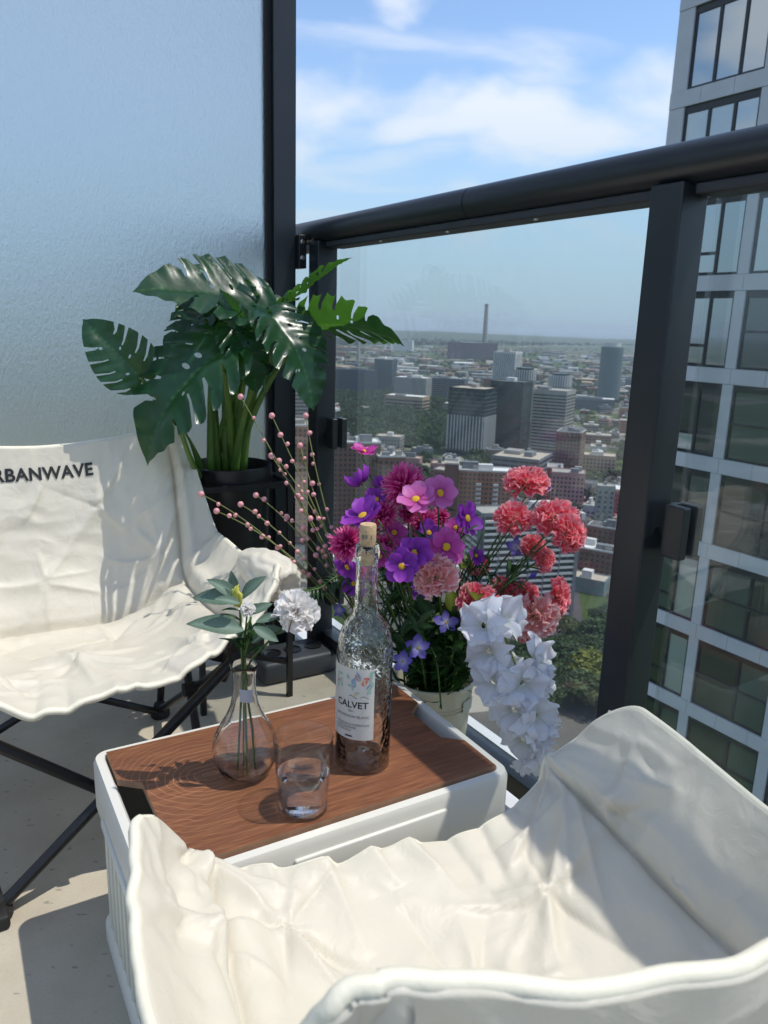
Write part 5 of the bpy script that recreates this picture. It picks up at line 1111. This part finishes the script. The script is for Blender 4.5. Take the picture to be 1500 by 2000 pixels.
def bld(name, label, u, D, w, d, h, rot=-10, wall='concrete', style='grid', fh=3.0, cw=3.2, roof=0, group=None, units=2, win=None, cat='building', detail=True, pos=None):
    c = pos if pos is not None else gp(u, D); g = R(rot); X = Vector((math.cos(g), math.sin(g), 0)); Y = Vector((-X.y, X.x, 0)); taken.append((c.x, c.y, max(w, d) * .75))
    root = empty(name, c, label, cat, group); wm_ = win or wing
    m = MB(); m.box(c + ZZ * h / 2, (w, d, h), X); m.build('wall', BM[wall], root)
    m = MB()
    m.box(c + ZZ * (h + .15), (w - .6, d - .6, .3), X, mi=0)
    ro = m.build('roof', roofs[roof], root)
    m = MB()
    for sx, sy, lx, ly in ((0, -1, w, .4), (0, 1, w, .4), (-1, 0, .4, d - .8), (1, 0, .4, d - .8)):
        m.box(c + X * sx * (w / 2 - .2) + Y * sy * (d / 2 - .2) + ZZ * (h + .45), (lx, ly, .9), X)
    m.build('parapet', balc if wall in ('brick', 'brownbrick', 'redbrick') else BM[wall], root)
    for k in range(units):
        uw, ud, uh = RC.uniform(.12, .35) * w, RC.uniform(.2, .4) * d, RC.uniform(1.8, 4.5); m = MB(); m.box(c + X * RC.uniform(-.3, .3) * w + Y * RC.uniform(-.25, .25) * d + ZZ * (h + .3 + uh / 2), (uw, ud, uh), X); m.build('roof_unit', RC.choice([BM['grey'], BM['concrete'], BM['white']]), ro)
    nf = max(1, int(h / fh)); faces = ((c - Y * d / 2, X, -Y, w), (c - X * w / 2, -Y, -X, d), (c + X * w / 2, Y, X, d))
    mw = MB(); mb_ = MB(); mf = MB()
    for o, ax, nn, wd in faces:
        if style == 'grid':
            nc = max(1, int(wd / cw))
            for f in range(nf):
                for k in range(nc):
                    mw.box(o + ax * ((k + .5) / nc - .5) * wd * .97 + nn * .05 + ZZ * (f * fh + fh * .55), (cw * .48, .12, fh * .5), ax)
        elif style in ('strip', 'balcony'):
            for f in range(nf):
                mw.box(o + nn * .04 + ZZ * (f * fh + fh * .62), (wd * .97, .10, fh * (.46 if style == 'strip' else .55)), ax)
                if style == 'balcony': mb_.box(o + nn * .75 + ZZ * (f * fh + fh * .16), (wd * .96, 1.4, fh * .34), ax)
            nc = max(2, int(wd / 7))
            for k in range(nc + 1): mf.box(o + ax * ((k / nc - .5) * wd * .96) + nn * (.14 if style == 'strip' else .8) + ZZ * (nf * fh / 2), (.35, .2 if style == 'strip' else 1.5, nf * fh - .2), ax)
        elif style == 'fins':
            hl = h * .62; nc = int(wd / 3.4)
            mw.box(o + nn * .04 + ZZ * hl * .52, (wd * .98, .08, hl * .96), ax)
            for k in range(nc + 1): mb_.box(o + ax * ((k / nc - .5) * wd * .95) + nn * .4 + ZZ * (hl * .55), (.9, .7, hl * .85), ax)
            for f in range(int(h / 4)): mf.box(o + nn * .1 + ZZ * (f * 4 + .2), (wd * .99, .16, .35), ax)
        elif style == 'curtain':
            for f in range(int(h / 3.6)): mf.box(o + nn * .05 + ZZ * (f * 3.6 + .3), (wd * .99, .12, .55), ax)
            nc = int(wd / 4)
            for k in range(nc + 1): mf.box(o + ax * ((k / nc - .5) * wd * .98) + nn * .08 + ZZ * h * .5, (.22, .18, h * .98), ax)
        elif style == 'zigzag':
            for f in range(int(h / 3.1)):
                for k in range(int(wd / 2.6)):
                    mw.box(o + ax * (((k + .5 + (.25 if f % 4 in (1, 2) else -.1)) / int(wd / 2.6) - .5) * wd * .94) + nn * .05 + ZZ * (f * 3.1 + 1.6), (1.0, .12, 2.6), ax)
    for q, nm, mt in ((mw, 'windows', wm_), (mb_, 'balcony_fronts' if style == 'balcony' else 'facade_fins', balc), (mf, 'mullions', BM['darkglass'] if style == 'curtain' else BM['grey'])):
        if q.v: tag(q.build(nm, mt, root), kind='stuff')
    return root
bld('brick_apartment_block', 'brick apartment slab with white balcony stacks behind the pink cosmos', 938, 450, 31, 14, hgt(916, 450), -4, 'brick', 'grid', 2.75, 2.5, roof=1, units=3)
c0 = gp(938, 450); X = Vector((math.cos(R(-4)), math.sin(R(-4)), 0)); Y = Vector((-X.y, X.x, 0))
for off in (-3.5, 6.5):
    q = empty('balcony_stack', c0 + X * off - Y * 7.1, 'white balcony stack on the brick slab, %s of two' % ('left' if off < 0 else 'right'), 'balconies')
    for f in range(15):
        m = MB(); m.box(c0 + X * off - Y * 7.7 + ZZ * (f * 2.75 + 1.2), (3.0, 1.2, 1.3), X); m.build('balcony', balc, q)
bld('lift_tower', 'plain brown shaft at the left end of the brick slab', 874, 440, 8, 9, hgt(905, 440), -4, 'brownbrick', 'none', roof=3, units=0)
bld('striped_apartment_block', 'long apartment slab with white balcony bands behind the coral carnations', 1008, 335, 46, 15, hgt(992, 335), 14, 'grey', 'balcony', 2.8, roof=0, units=2)
bld('office_block', 'low dark office block with penthouse left of the construction site', 1017, 640, 40, 42, hgt(885, 640), -26, 'grey', 'strip', 4.2, roof=3, units=2, win=wing)
bld('glass_tower', 'dark glass tower with white vertical fins in the middle distance', 918, 800, 40, 34, hgt(757, 800), -28, 'darkglass', 'fins', roof=3, units=1)
bld('glass_tower', 'darkest glass tower, right of the one with white fins', 992, 830, 36, 32, hgt(742, 830), -28, 'darkglass', 'curtain', roof=2, units=1)
bld('banded_tower', 'grey tower with horizontal window bands in the middle distance', 1074, 780, 34, 34, hgt(756, 780), -28, 'concrete', 'strip', 3.2, roof=0, units=1)
bld('white_tower', 'pale tower with zigzag window pattern below the tall chimney', 984, 1050, 31, 28, hgt(685, 1050), -28, 'white', 'zigzag', roof=1, units=1, win=wing2)
bld('long_office', 'long grey office block at the foot of the round tower', 1152, 1300, 80, 30, hgt(770, 1300), -14, 'grey', 'grid', 4, 4, roof=1, units=4)
bld('blue_glass_tower', 'narrow blue glass tower above the winding road', 752, 1500, 36, 28, hgt(706, 1500), -20, 'blueglass', 'curtain', roof=1, units=1)
bld('blue_glass_block', 'low blue glass block beside the narrow blue tower', 695, 1480, 78, 30, hgt(728, 1480), -14, 'blueglass', 'curtain', roof=2, units=2)
bld('pale_block', 'pale grey office block right of the narrow blue tower', 806, 1360, 58, 34, hgt(740, 1360), -20, 'concrete', 'grid', 3.5, 3.5, roof=1, units=3, win=wing2)
bld('dark_roof_block', 'grey block with dark rooftop boxes left of the fin tower', 875, 1420, 66, 34, hgt(740, 1420), -16, 'grey', 'strip', 3.6, roof=2, units=4)
bld('white_roof_hall', 'long low hall with bright white roof above the park trees', 795, 1180, 62, 30, hgt(776, 1180), -24, 'tan', 'strip', 5, roof=1, units=1)
bld('brick_tower', 'tall brown brick block with metal rooftop tanks behind the cosmos stems', 690, 420, 26, 16, hgt(868, 420), 8, 'brownbrick', 'grid', 2.8, 2.6, roof=1, units=5)
bld('brick_tower', 'slim brown tower with pale rooftop left of the pompom flower', 755, 415, 15, 15, hgt(893, 415), 8, 'brownbrick', 'grid', 2.8, 2.6, roof=1, units=4)
bld('brick_block', 'orange brick block seen in the gap beside the screen post', 585, 430, 24, 18, hgt(838, 430), 8, 'brick', 'grid', 2.8, 2.6, roof=0, units=2)
bld('pale_tower', 'pale tower seen in the gap beside the screen post', 582, 640, 16, 16, hgt(752, 640), 8, 'concrete', 'strip', 3, roof=1, units=1)
bld('red_brick_block', 'pink-red brick building with pale roof right of the topmost carnation', 1105, 560, 24, 18, hgt(915, 560), -12, 'pink', 'grid', 3.2, 3, roof=0, units=2)
bld('red_brick_block', 'red building beside the office block, left of the pink one', 1080, 590, 12, 20, hgt(905, 590), -12, 'redbrick', 'grid', 3.2, 3, roof=0, units=1)
bld('white_house', 'small white building with square windows beside the railing post', 1178, 520, 12, 12, hgt(940, 520), -12, 'teal', 'grid', 3.4, 3.4, roof=0, units=1)
bld('brick_terrace', 'long low brown brick terrace with cluttered pale roof beside the post', 1166, 408, 24, 14, hgt(1062, 408), -30, 'brownbrick', 'grid', 3, 3, roof=1, units=5)
bld('brick_terrace', 'long low brick terrace nearer than the cluttered one', 1190, 455, 26, 12, hgt(1020, 455), -30, 'brownbrick', 'grid', 3, 3, roof=2, units=4)
bld('green_shed', 'low shed with flat green and tan roof above the nearest trees', 1150, 375, 18, 12, 7, -30, 'teal', 'none', roof=3, units=1)
bld('beige_block', 'beige block behind the construction site', 1165, 720, 34, 20, hgt(880, 720), -14, 'tan', 'grid', 3.4, 3.2, roof=3, units=3)
bld('brown_block', 'dark brown mid-rise block in front of the banded tower', 1110, 690, 22, 24, hgt(835, 690), -24, 'brownbrick', 'grid', 3.2, 3, roof=2, units=2)
def round_tower(label, u, D, r, h, wall, crown=True, fh=3.4):
    c = gp(u, D); taken.append((c.x, c.y, r * 1.6)); root = empty('round_tower', c, label, 'building'); m = MB(); m.lathe([(r, 0), (r, h), (r * .9, h), (0, h)], c, 32); m.build('wall', BM[wall], root, 40)
    m = MB()
    for f in range(int(h / fh)): m.lathe([(r + .3, f * fh + 1.2), (r + .3, f * fh + 2.7)], c, 32)
    m.f = [f for f in m.f if len(f) == 4]; m.m = [0] * len(m.f); tag(m.build('windows', wing2, root, 40), kind='stuff')
    if crown: m = MB(); m.lathe([(r * .72, h), (r * .72, h + 7), (r * .62, h + 7), (r * .62, h + 3), (0, h + 3)], c, 28); m.build('crown', balc, root, 40)
    return root
round_tower('round tower with pale crown standing alone on the horizon at right', 1188, 1450, 20, hgt(668, 1450), 'teal')
def drum(label, u, D, r, h, hb):
    c = gp(u, D); root = empty('drum_tower', c, label, 'building'); m = MB(); m.lathe([(r, 0), (r, h), (0, h)], c, 32); m.build('wall', BM['grey'], root, 40); m = MB()
    for k in range(28): g = 2 * math.pi * k / 28; m.box(c + Vector(((r + .3) * math.cos(g), (r + .3) * math.sin(g), h - hb / 2)), (1.4, 1.0, hb), (-math.sin(g), math.cos(g), 0))
    tag(m.build('facade_fins', balc, root), kind='stuff'); m = MB(); m.lathe([(r * .8, h), (r * .8, h + 2.5), (0, h + 2.5)], c, 28); m.build('crown', BM['darkglass'], root, 40)
drum('small white-ribbed drum top behind the darkest glass tower', 1018, 1000, 14, hgt(718, 1000), 13); drum('white-ribbed drum top behind the banded tower', 1086, 930, 13, hgt(727, 930), 13)
def stack(name, label, u, D, r0, r1, h, mt):
    c = gp(u, D); root = empty(name, c, label, 'chimney'); m = MB(); m.lathe([(r0, 0), (r1, h), (r1 * .8, h), (r1 * .8, h - 3), (0, h - 3)], c, 24); m.build('shaft', mt, root, 40); m = MB(); m.lathe([(r1 + .8, h - 6), (r1 + .8, h - 3.5)], c, 24); m.build('collar', BM['grey'], root)
stack('chimney', 'very tall grey chimney on the horizon', 945, 3250, 12, 7.5, hgt(592, 3250), BM['concrete']); stack('chimney', 'thin lone chimney under the monstera leaf', 700, 2600, 5, 3.2, hgt(634, 2600), BM['concrete'])
stack('chimney', 'left of two short twin stacks on the horizon', 752, 3700, 5, 4, hgt(650, 3700), BM['white']); stack('chimney', 'right of two short twin stacks on the horizon', 764, 3700, 5, 4, hgt(650, 3700), BM['white'])
bld('power_station', 'long purple-brown power station at the foot of the tall chimney', 922, 3180, 200, 60, hgt(669, 3180), -6, 'purple', 'none', roof=2, units=3); bld('white_hall', 'bright white roofed shed before the power station', 904, 2650, 66, 90, 9, -16, 'white', 'none', roof=1, units=0)
bld('white_works', 'white works buildings on the horizon below the twin stacks', 787, 3900, 100, 60, hgt(668, 3900), -10, 'white', 'none', roof=1, units=4)
# ---- infill: low buildings of the quarters
lowg = 'low buildings of the city below'
walls_ = ['brick', 'brownbrick', 'concrete', 'tan', 'grey', 'white', 'redbrick', 'pink']
wn = {'brick': 'brick', 'brownbrick': 'brown brick', 'concrete': 'grey concrete', 'tan': 'tan', 'grey': 'dark grey', 'white': 'white', 'redbrick': 'red brick', 'pink': 'pinkish'}
rnm = ['a gravel roof', 'a white roof', 'a dark roof', 'a tan roof']
def free(x, y, r): return all((x - a) ** 2 + (y - b) ** 2 > (r + q) ** 2 for a, b, q in taken)
def in_park(u, v): return (660 < u < 885 and 772 < v < 872) or (1040 < u < 1215 and v > 1170)
marks = [(938, 950, 'the brick slab'), (1008, 1060, 'the striped slab'), (1017, 900, 'the office block'), (918, 815, 'the finned glass tower'), (992, 800, 'the darkest tower'), (1074, 810, 'the banded tower'), (984, 712, 'the zigzag tower'), (1188, 710, 'the round tower'), (1152, 785, 'the long office'), (752, 735, 'the narrow blue tower'), (695, 745, 'the low blue block'), (806, 757, 'the pale office block'), (795, 783, 'the white-roofed hall'), (690, 910, 'the brown brick tower'), (755, 930, 'the slim brown tower'), (585, 890, 'the gap by the screen'), (1105, 930, 'the pink-red building'), (1166, 1075, 'the cluttered terrace'), (1165, 890, 'the beige block'), (1110, 860, 'the brown mid-rise'), (770, 830, 'the park wood'), (1160, 985, 'the building site'), (880, 735, 'the dark rooftop boxes')]
def landmark(u, v):
    a = min(marks, key=lambda q: (q[0] - u) ** 2 + (q[1] - v) ** 2); dx, dy = u - a[0], v - a[1]
    return ('left of ' if dx < 0 else 'right of ') + a[2] if abs(dx) > abs(dy) else ('beyond ' if dy < 0 else 'before ') + a[2]
n = 0; tries = 0
while n < 190 and tries < 6000:
    tries += 1; u = RC.uniform(545, 1265); v = 735 + 430 * RC.random() ** 1.5; D = F_PX * 130 / (v - 634)
    if in_park(u, v): continue
    big = RC.random() < .25; w_ = RC.uniform(22, 40) if big else RC.uniform(9, 22); d_ = RC.uniform(10, 20); h_ = RC.uniform(9, 22) if big else RC.uniform(5, 12); p = gp(u, D)
    if not free(p.x, p.y, w_ * .5): continue
    wl = RC.choice(walls_); rf_ = RC.choice([0, 0, 1, 2, 2, 3]); size = 'long' if big else 'small'; where = 'far across the city' if D > 1000 else ('in the middle distance' if D > 560 else 'among the nearer streets')
    bld('low_building', '%s low %s building with %s, %s' % (size, wn[wl], rnm[rf_], landmark(u, v)), u, D, w_, d_, h_, RC.choice([-14, -14, 76, -30, 8]), wl, 'grid' if D < 900 else 'strip', 3.2, 3.0, roof=rf_, units=RC.randint(1, 3), group=lowg, pos=p); n += 1
# beyond that: the far quarters as one mass
for mi_, (wl, cnt) in enumerate((('concrete', 130), ('tan', 90), ('brownbrick', 120), ('white', 70), ('grey', 90))):
    m = MB()
    for k in range(cnt):
        u = RC.uniform(520, 1290); v = 676 + 90 * RC.random() ** 1.2; D = F_PX * 130 / (v - 634)
        if in_park(u, v): continue
        p = gp(u, D)
        if not free(p.x, p.y, 12): continue
        sz = RC.uniform(.6, 1.6) * (D / 1500) ** .5; w_, d_, h_ = 26 * sz * RC.uniform(.6, 1.8), 18 * sz, RC.uniform(5, 13); g = R(RC.choice([-14, 76])); m.box(p + ZZ * h_ / 2, (w_, d_, h_), (math.cos(g), math.sin(g), 0))
    tag(m.build('far_quarter', BM[wl]), 'far %s buildings merging towards the horizon' % wn[wl], 'buildings', kind='stuff')
# construction site: a jumble of small pieces
m = MB(); smats = [BM['redbrick'], BM['white'], BM['pink'], BM['concrete'], BM['tan']]
for k in range(420):
    p = gpx(RC.uniform(1105, 1215), RC.uniform(955, 1018)); s = RC.uniform(.5, 2.6); m.box(p + ZZ * s * .5, (s * RC.uniform(.6, 3), s, s * RC.uniform(.5, 1.6)), (math.cos(k), math.sin(k), 0), mi=k % 5)
tag(m.build('construction_site', smats), 'jumble of red and white building materials on the site beside the post', 'building site', kind='stuff')
# ---- trees
tree_leaf = [attr_material('tree_leaf_dark', [(0, (.018, .042, .012)), (1, (.045, .085, .022))], rough=.6, trans=.2, var=.3, vscale=.4), attr_material('tree_leaf_mid', [(0, (.028, .058, .014)), (1, (.065, .11, .028))], rough=.6, trans=.2, var=.3, vscale=.4), attr_material('tree_leaf_lime', [(0, (.08, .10, .010)), (1, (.20, .22, .020))], rough=.6, trans=.2, var=.25, vscale=.4)]
bark = mat('tree_bark', (.07, .05, .035), rough=.9, var=.3, vscale=2)
def crown_mesh(seed, nclump, nleaf, ls, mt):
    rn = random.Random(seed); V = []; F = []; T = []
    for k in range(nclump):
        d = sph_dir(rn, -.5); r = rn.uniform(.35, .85); c = Vector((d.x * r * .5, d.y * r * .5, .56 + d.z * r * .40)); cr = rn.uniform(.12, .22)
        for j in range(nleaf):
            e = sph_dir(rn, -.8); p = c + Vector((e.x, e.y, e.z * .8)) * cr * rn.uniform(.6, 1.0); nn = (e + Vector((rn.uniform(-.6, .6), rn.uniform(-.6, .6), rn.uniform(-.2, .8)))).normalized(); x, y, _ = frame(nn, (rn.uniform(-1, 1), rn.uniform(-1, 1), .3)); s = ls * rn.uniform(.6, 1.3); b = len(V)
            V += [p - x * s - y * s * .6, p + x * s - y * s * .5, p + x * s * .7 + y * s * .7, p - x * s * .8 + y * s * .6]; F.append((b, b + 1, b + 2, b + 3)); T += [rn.random()] * 4
    return mesh_t('crown', V, F, T, mt, False)
near_crowns = [crown_mesh(51 + k, 46, 60, .030, tree_leaf[k % 2]) for k in range(3)] + [crown_mesh(58, 46, 60, .030, tree_leaf[2])]
far_crowns = [crown_mesh(61 + k, 20, 16, .065, tree_leaf[k % 2]) for k in range(3)]
tm = MB(); tm.tube([(0, 0, 0), (.01, 0, .2), (0, .01, .45), (.01, 0, .7)], [.030, .022, .016, .006], 7)
for k in range(5): g = k * 1.26; tm.tube([(0, 0, .28 + .05 * k), (.13 * math.cos(g), .13 * math.sin(g), .45 + .05 * k), (.24 * math.cos(g), .24 * math.sin(g), .6 + .04 * k)], [.012, .008, .003], 5)
trunk = tm.mesh('trunk', 40, [bark])
def tree(p, h, me, label, group, wid=1.0):
    r0 = empty('tree', p, label, 'tree', group); sp_ = RC.uniform(0, 6)
    for nm, q in (('crown', me), ('trunk', trunk)):
        o = bpy.data.objects.new(nm, q); col.objects.link(o); o.location = p; o.scale = (h * wid, h * wid, h); o.rotation_euler = (0, 0, sp_); adopt(o, r0)
near_lab = [(1140, 1345, 15, 3, 'yellow-green tree beside the railing post, lower right'), (1092, 1330, 17, 0, 'dark green tree below the lowest coral carnation'), (1165, 1390, 15, 1, 'dark tree nearest the road beside the post'), (1118, 1372, 13, 2, 'dark tree between the road and the yellow-green tree'), (1190, 1330, 15, 0, 'green tree partly behind the railing post'), (1060, 1335, 15, 1, 'green tree hidden behind the white spray'), (1150, 1262, 13, 2, 'brownish green tree above the yellow-green one'), (1110, 1255, 12, 1, 'green tree behind the right edge of the carnations'), (1195, 1255, 12, 0, 'green tree above the others beside the post'), (1030, 1300, 14, 2, 'green tree behind the hanging carnation'), (1075, 1385, 10, 2, 'small tree by the pavement under the carnations')]
for u, v, h_, k, lab in near_lab: tree(gpx(u, v), h_, near_crowns[k], lab, 'trees along the road below', 1.35)
for k in range(30):
    for _ in range(40):
        u = RC.uniform(1035, 1225); v = RC.uniform(1215, 1350); p = gpx(u, v)
        if free(p.x, p.y, 2): break
    tree(p, RC.uniform(8, 12), near_crowns[RC.randint(0, 2)], 'dark tree in the dense grove behind the carnations and the post', 'dense grove below', 1.5)
for k in range(120):
    for _ in range(30):
        u = RC.uniform(550, 1255); v = RC.uniform(842, 1160); p = gpx(u, v)
        if not in_park(u, v) and free(p.x, p.y, 4): break
    tree(p, RC.uniform(6, 12), RC.choice(far_crowns), 'small green street tree %s' % landmark(u, v), 'street trees between the low buildings', 1.1)
def forest(name, label, n, area, hs):
    V = []; F = []; T = []; src = [(np.array([v.co[:] for v in q.vertices]), np.array([p.vertices[:] for p in q.polygons])) for q in far_crowns]; b = 0
    for k in range(n):
        u, v = area(); p = gpx(u, v); h_ = RC.uniform(*hs); a, f = src[k % 3]; g = RC.uniform(0, 6); ca, sa = math.cos(g), math.sin(g)
        q = np.stack([(a[:, 0] * ca - a[:, 1] * sa) * h_ * 1.25 + p.x, (a[:, 0] * sa + a[:, 1] * ca) * h_ * 1.25 + p.y, a[:, 2] * h_ + p.z], 1); V.append(q); F.append(f + b); b += len(a); T += [RC.random()] * len(a)
    me = mesh_t(name, np.concatenate(V).tolist(), np.concatenate(F).tolist(), T, tree_leaf[0], False); tag(put(name, me), label, 'trees', kind='stuff')
forest('park_woodland', 'dark green park woodland beside the winding road', 330, lambda: (RC.uniform(662, 884), RC.uniform(788, 872)), (10, 17))
forest('hillside_woodland', 'trees on the slope around the winding road', 120, lambda: RC.choice([(RC.uniform(655, 700), RC.uniform(770, 830)), (RC.uniform(735, 790), RC.uniform(795, 820)), (RC.uniform(600, 680), RC.uniform(770, 800))]), (9, 15))
forest('far_woodland', 'band of trees along the far shore under the horizon', 1500, lambda: (RC.uniform(480, 1330), 663 + 14 * RC.random() ** .7), (14, 26))
forest('scattered_woodland', 'tree clumps scattered through the far quarters', 1300, lambda: (RC.uniform(520, 1290), 682 + 100 * RC.random()), (8, 14))
def gap():
    while True:
        u, v = RC.uniform(545, 1260), 775 + 330 * RC.random() ** 1.3; p = gpx(u, v)
        if free(p.x, p.y, 3): return u, v
forest('city_greenery', 'garden and street greenery filling the gaps between the low buildings', 900, gap, (7, 13))
# far hill under the horizon
hm = MB(); rows_ = []
for j in range(7):
    D = 6200 + 900 * j; row = []
    for i in range(61):
        x = -5200 + i * 220; hh = math.sin(math.pi * j / 6) * (46 + 14 * math.sin(i * .31) + 12 * noise.noise(Vector((i * .2, j * .5, 3)))) * (1 if i < 34 else max(.35, 1 - (i - 34) * .04)); row.append(Vector((x, D + .06 * x, GZ - 1 + max(0, hh))))
    rows_.append(row)
hm.grid(rows_); tag(hm.build('hills', mat('far_hill_woods', (.035, .06, .02), rough=.95, var=.35, vscale=.01, space='pos', c2=(.07, .09, .05)), smooth='all'), kind='structure')
# ================================================================= neighbouring tower at the right
KT = 1.12; TE = Vector((8.16 * KT, 25.5 * KT, 0))
def tp(t, z, o=0.0): return TE + RD * (t * KT) - RN * o + ZZ * (CAM_H + (z - CAM_H) * KT)
clad = mat('grey_cladding', (.52, .535, .56), rough=.5, var=.05, vscale=1.5, space='pos'); joint = mat('cladding_joint', (.10, .10, .11), rough=.8); wframe = mat('window_frame_black', (.014, .017, .021), rough=.35)
def wpane(name, c, refl, rough=.02):
    m = bpy.data.materials.new(name); m.use_nodes = True; t = m.node_tree; b = t.nodes['Principled BSDF']; b.inputs['Base Color'].default_value = (*c, 1); b.inputs['Roughness'].default_value = .3
    gl = t.nodes.new('ShaderNodeBsdfGlossy'); gl.inputs['Roughness'].default_value = rough; gl.inputs[0].default_value = (.85, .93, .95, 1); mx = t.nodes.new('ShaderNodeMixShader')
    fr = t.nodes.new('ShaderNodeFresnel'); fr.inputs[0].default_value = 1.5; ad = t.nodes.new('ShaderNodeMath'); ad.operation = 'ADD'; ad.inputs[1].default_value = refl; t.links.new(fr.outputs[0], ad.inputs[0]); t.links.new(ad.outputs[0], mx.inputs[0])
    t.links.new(b.outputs[0], mx.inputs[1]); t.links.new(gl.outputs[0], mx.inputs[2]); t.links.new(mx.outputs[0], t.nodes['Material Output'].inputs['Surface']); return m
panes = [wpane('coated_pane', (.02, .03, .035), .36), wpane('dark_pane', (.010, .016, .02), .05), wpane('blind_pane', (.26, .31, .32), .22), wpane('green_pane', (.03, .055, .05), .05)]
tw = empty('apartment_tower', (TE.x, TE.y, GZ), 'neighbouring apartment tower with grey cladding and black window frames at right', 'building')
m = MB(); c_ = TE + RD * (8 * KT) + RN * 6.2; m.box((c_.x, c_.y, (GZ + 45) / 2), (15.6 * KT, 12, 45 - GZ), RD); m.build('core', mat('tower_core', (.05, .055, .06), rough=.6), tw)
def panel(name, t0, t1, z0, z1, o0, o1, mt, parent, bev=.0):
    m = MB(); a = tp((t0 + t1) / 2, (z0 + z1) / 2, (o0 + o1) / 2); m.box(a, ((t1 - t0) * KT, o1 - o0, (z1 - z0) * KT), RD, bev=bev); return m.build(name, mt, parent)
RT = random.Random(4); FH = 2.62; bays = [(.75, 3.2), (3.55, 6.0), (6.35, 8.8)]
for k in range(-4, 11):
    zt_, zb_ = 7.75 - FH * k, 7.30 - FH * k              # spandrel band of this floor; windows below it
    t = .2
    for j in range(8):
        e = t + 1.08; panel('cladding_panel', t + .006, e - .006, zb_ + .006, zt_ - .006, 0, .14, clad, tw); t = e
    zw = zt_ - FH                                         # bottom of the windows
    for a, b in ((.2, .75), (3.2, 3.55), (6.0, 6.35)): panel('cladding_panel', a + .006, b - .006, zw + .004, zb_ - .004, 0, .12, clad, tw)
    for bi, (a, b) in enumerate(bays):
        m = MB(); fr_ = .06
        def fb(t0, t1, z0, z1, o=.06): m.box(tp((t0 + t1) / 2, (z0 + z1) / 2, o / 2 + .0), ((t1 - t0) * KT, o, (z1 - z0) * KT), RD)
        fb(a, b, zb_ - .20, zb_); fb(a, b, zw, zw + .07); fb(a, a + .07, zw + .072, zb_ - .202); fb(b - .07, b, zw + .072, zb_ - .202)
        wd = (b - a); m1, m2 = a + wd * .345, a + wd * .68
        sty = 'three' if k < 2 else 'two'
        ms = [m1, m2] if bi == 0 or k < 2 else [(a + b) / 2 + .2]
        for q in ms: fb(q - .045, q + .045, zw + .072, zb_ - .202)
        low = zw + .62
        cas = k >= 1 and bi == 0
        if cas: fb(m1 + .047, m2 - .047, low - .04, low + .04)
        if bi == 1 and k >= 2: fb(a + .072, b - .072, zw + 1.02, zw + 1.08, .09)
        wo_ = m.build('window', wframe, tw)
        edges_ = [a + .07] + ms + [b - .07]
        for i in range(len(edges_) - 1):
            mt = panes[0] if k < 2 else (RT.choice([panes[0], panes[2], panes[0], panes[1]]) if k < 4 else RT.choice([panes[1], panes[1], panes[3], panes[2]])) if bi == 0 else RT.choice([panes[1], panes[1], panes[3]])
            if k < 2 and i < 2: mt = RT.choice([panes[0], panes[2]])
            if cas and i == 1:
                panel('pane', edges_[i], edges_[i + 1], low, zb_ - .2, .008, .02, mt, wo_)
                pn = panel('casement_pane', edges_[i] + .06, edges_[i + 1] - .06, zw + .09, low - .05, .02, .035, panes[2] if k == 3 else mt, wo_)
            else: panel('pane', edges_[i], edges_[i + 1], zw + .07, zb_ - .2, .008, .02, mt, wo_)
# ================================================================= summer haze over the city
hzm = bpy.data.materials.new('haze_air'); hzm.use_nodes = True; t = hzm.node_tree; t.nodes.clear(); o_ = t.nodes.new('ShaderNodeOutputMaterial'); pv = t.nodes.new('ShaderNodeVolumePrincipled')
pv.inputs['Color'].default_value = (.80, .90, 1.0, 1); pv.inputs['Density'].default_value = 7.5e-5; pv.inputs['Anisotropy'].default_value = 0.0; t.links.new(pv.outputs[0], o_.inputs['Volume'])
m = MB(); m.box((0, 0, (GZ - 2 + 130) / 2), (62000, 62000, 130 - (GZ - 2)), (1, 0, 0)); tag(m.build('haze', hzm), 'pale summer haze lying over the city', 'haze', kind='stuff')
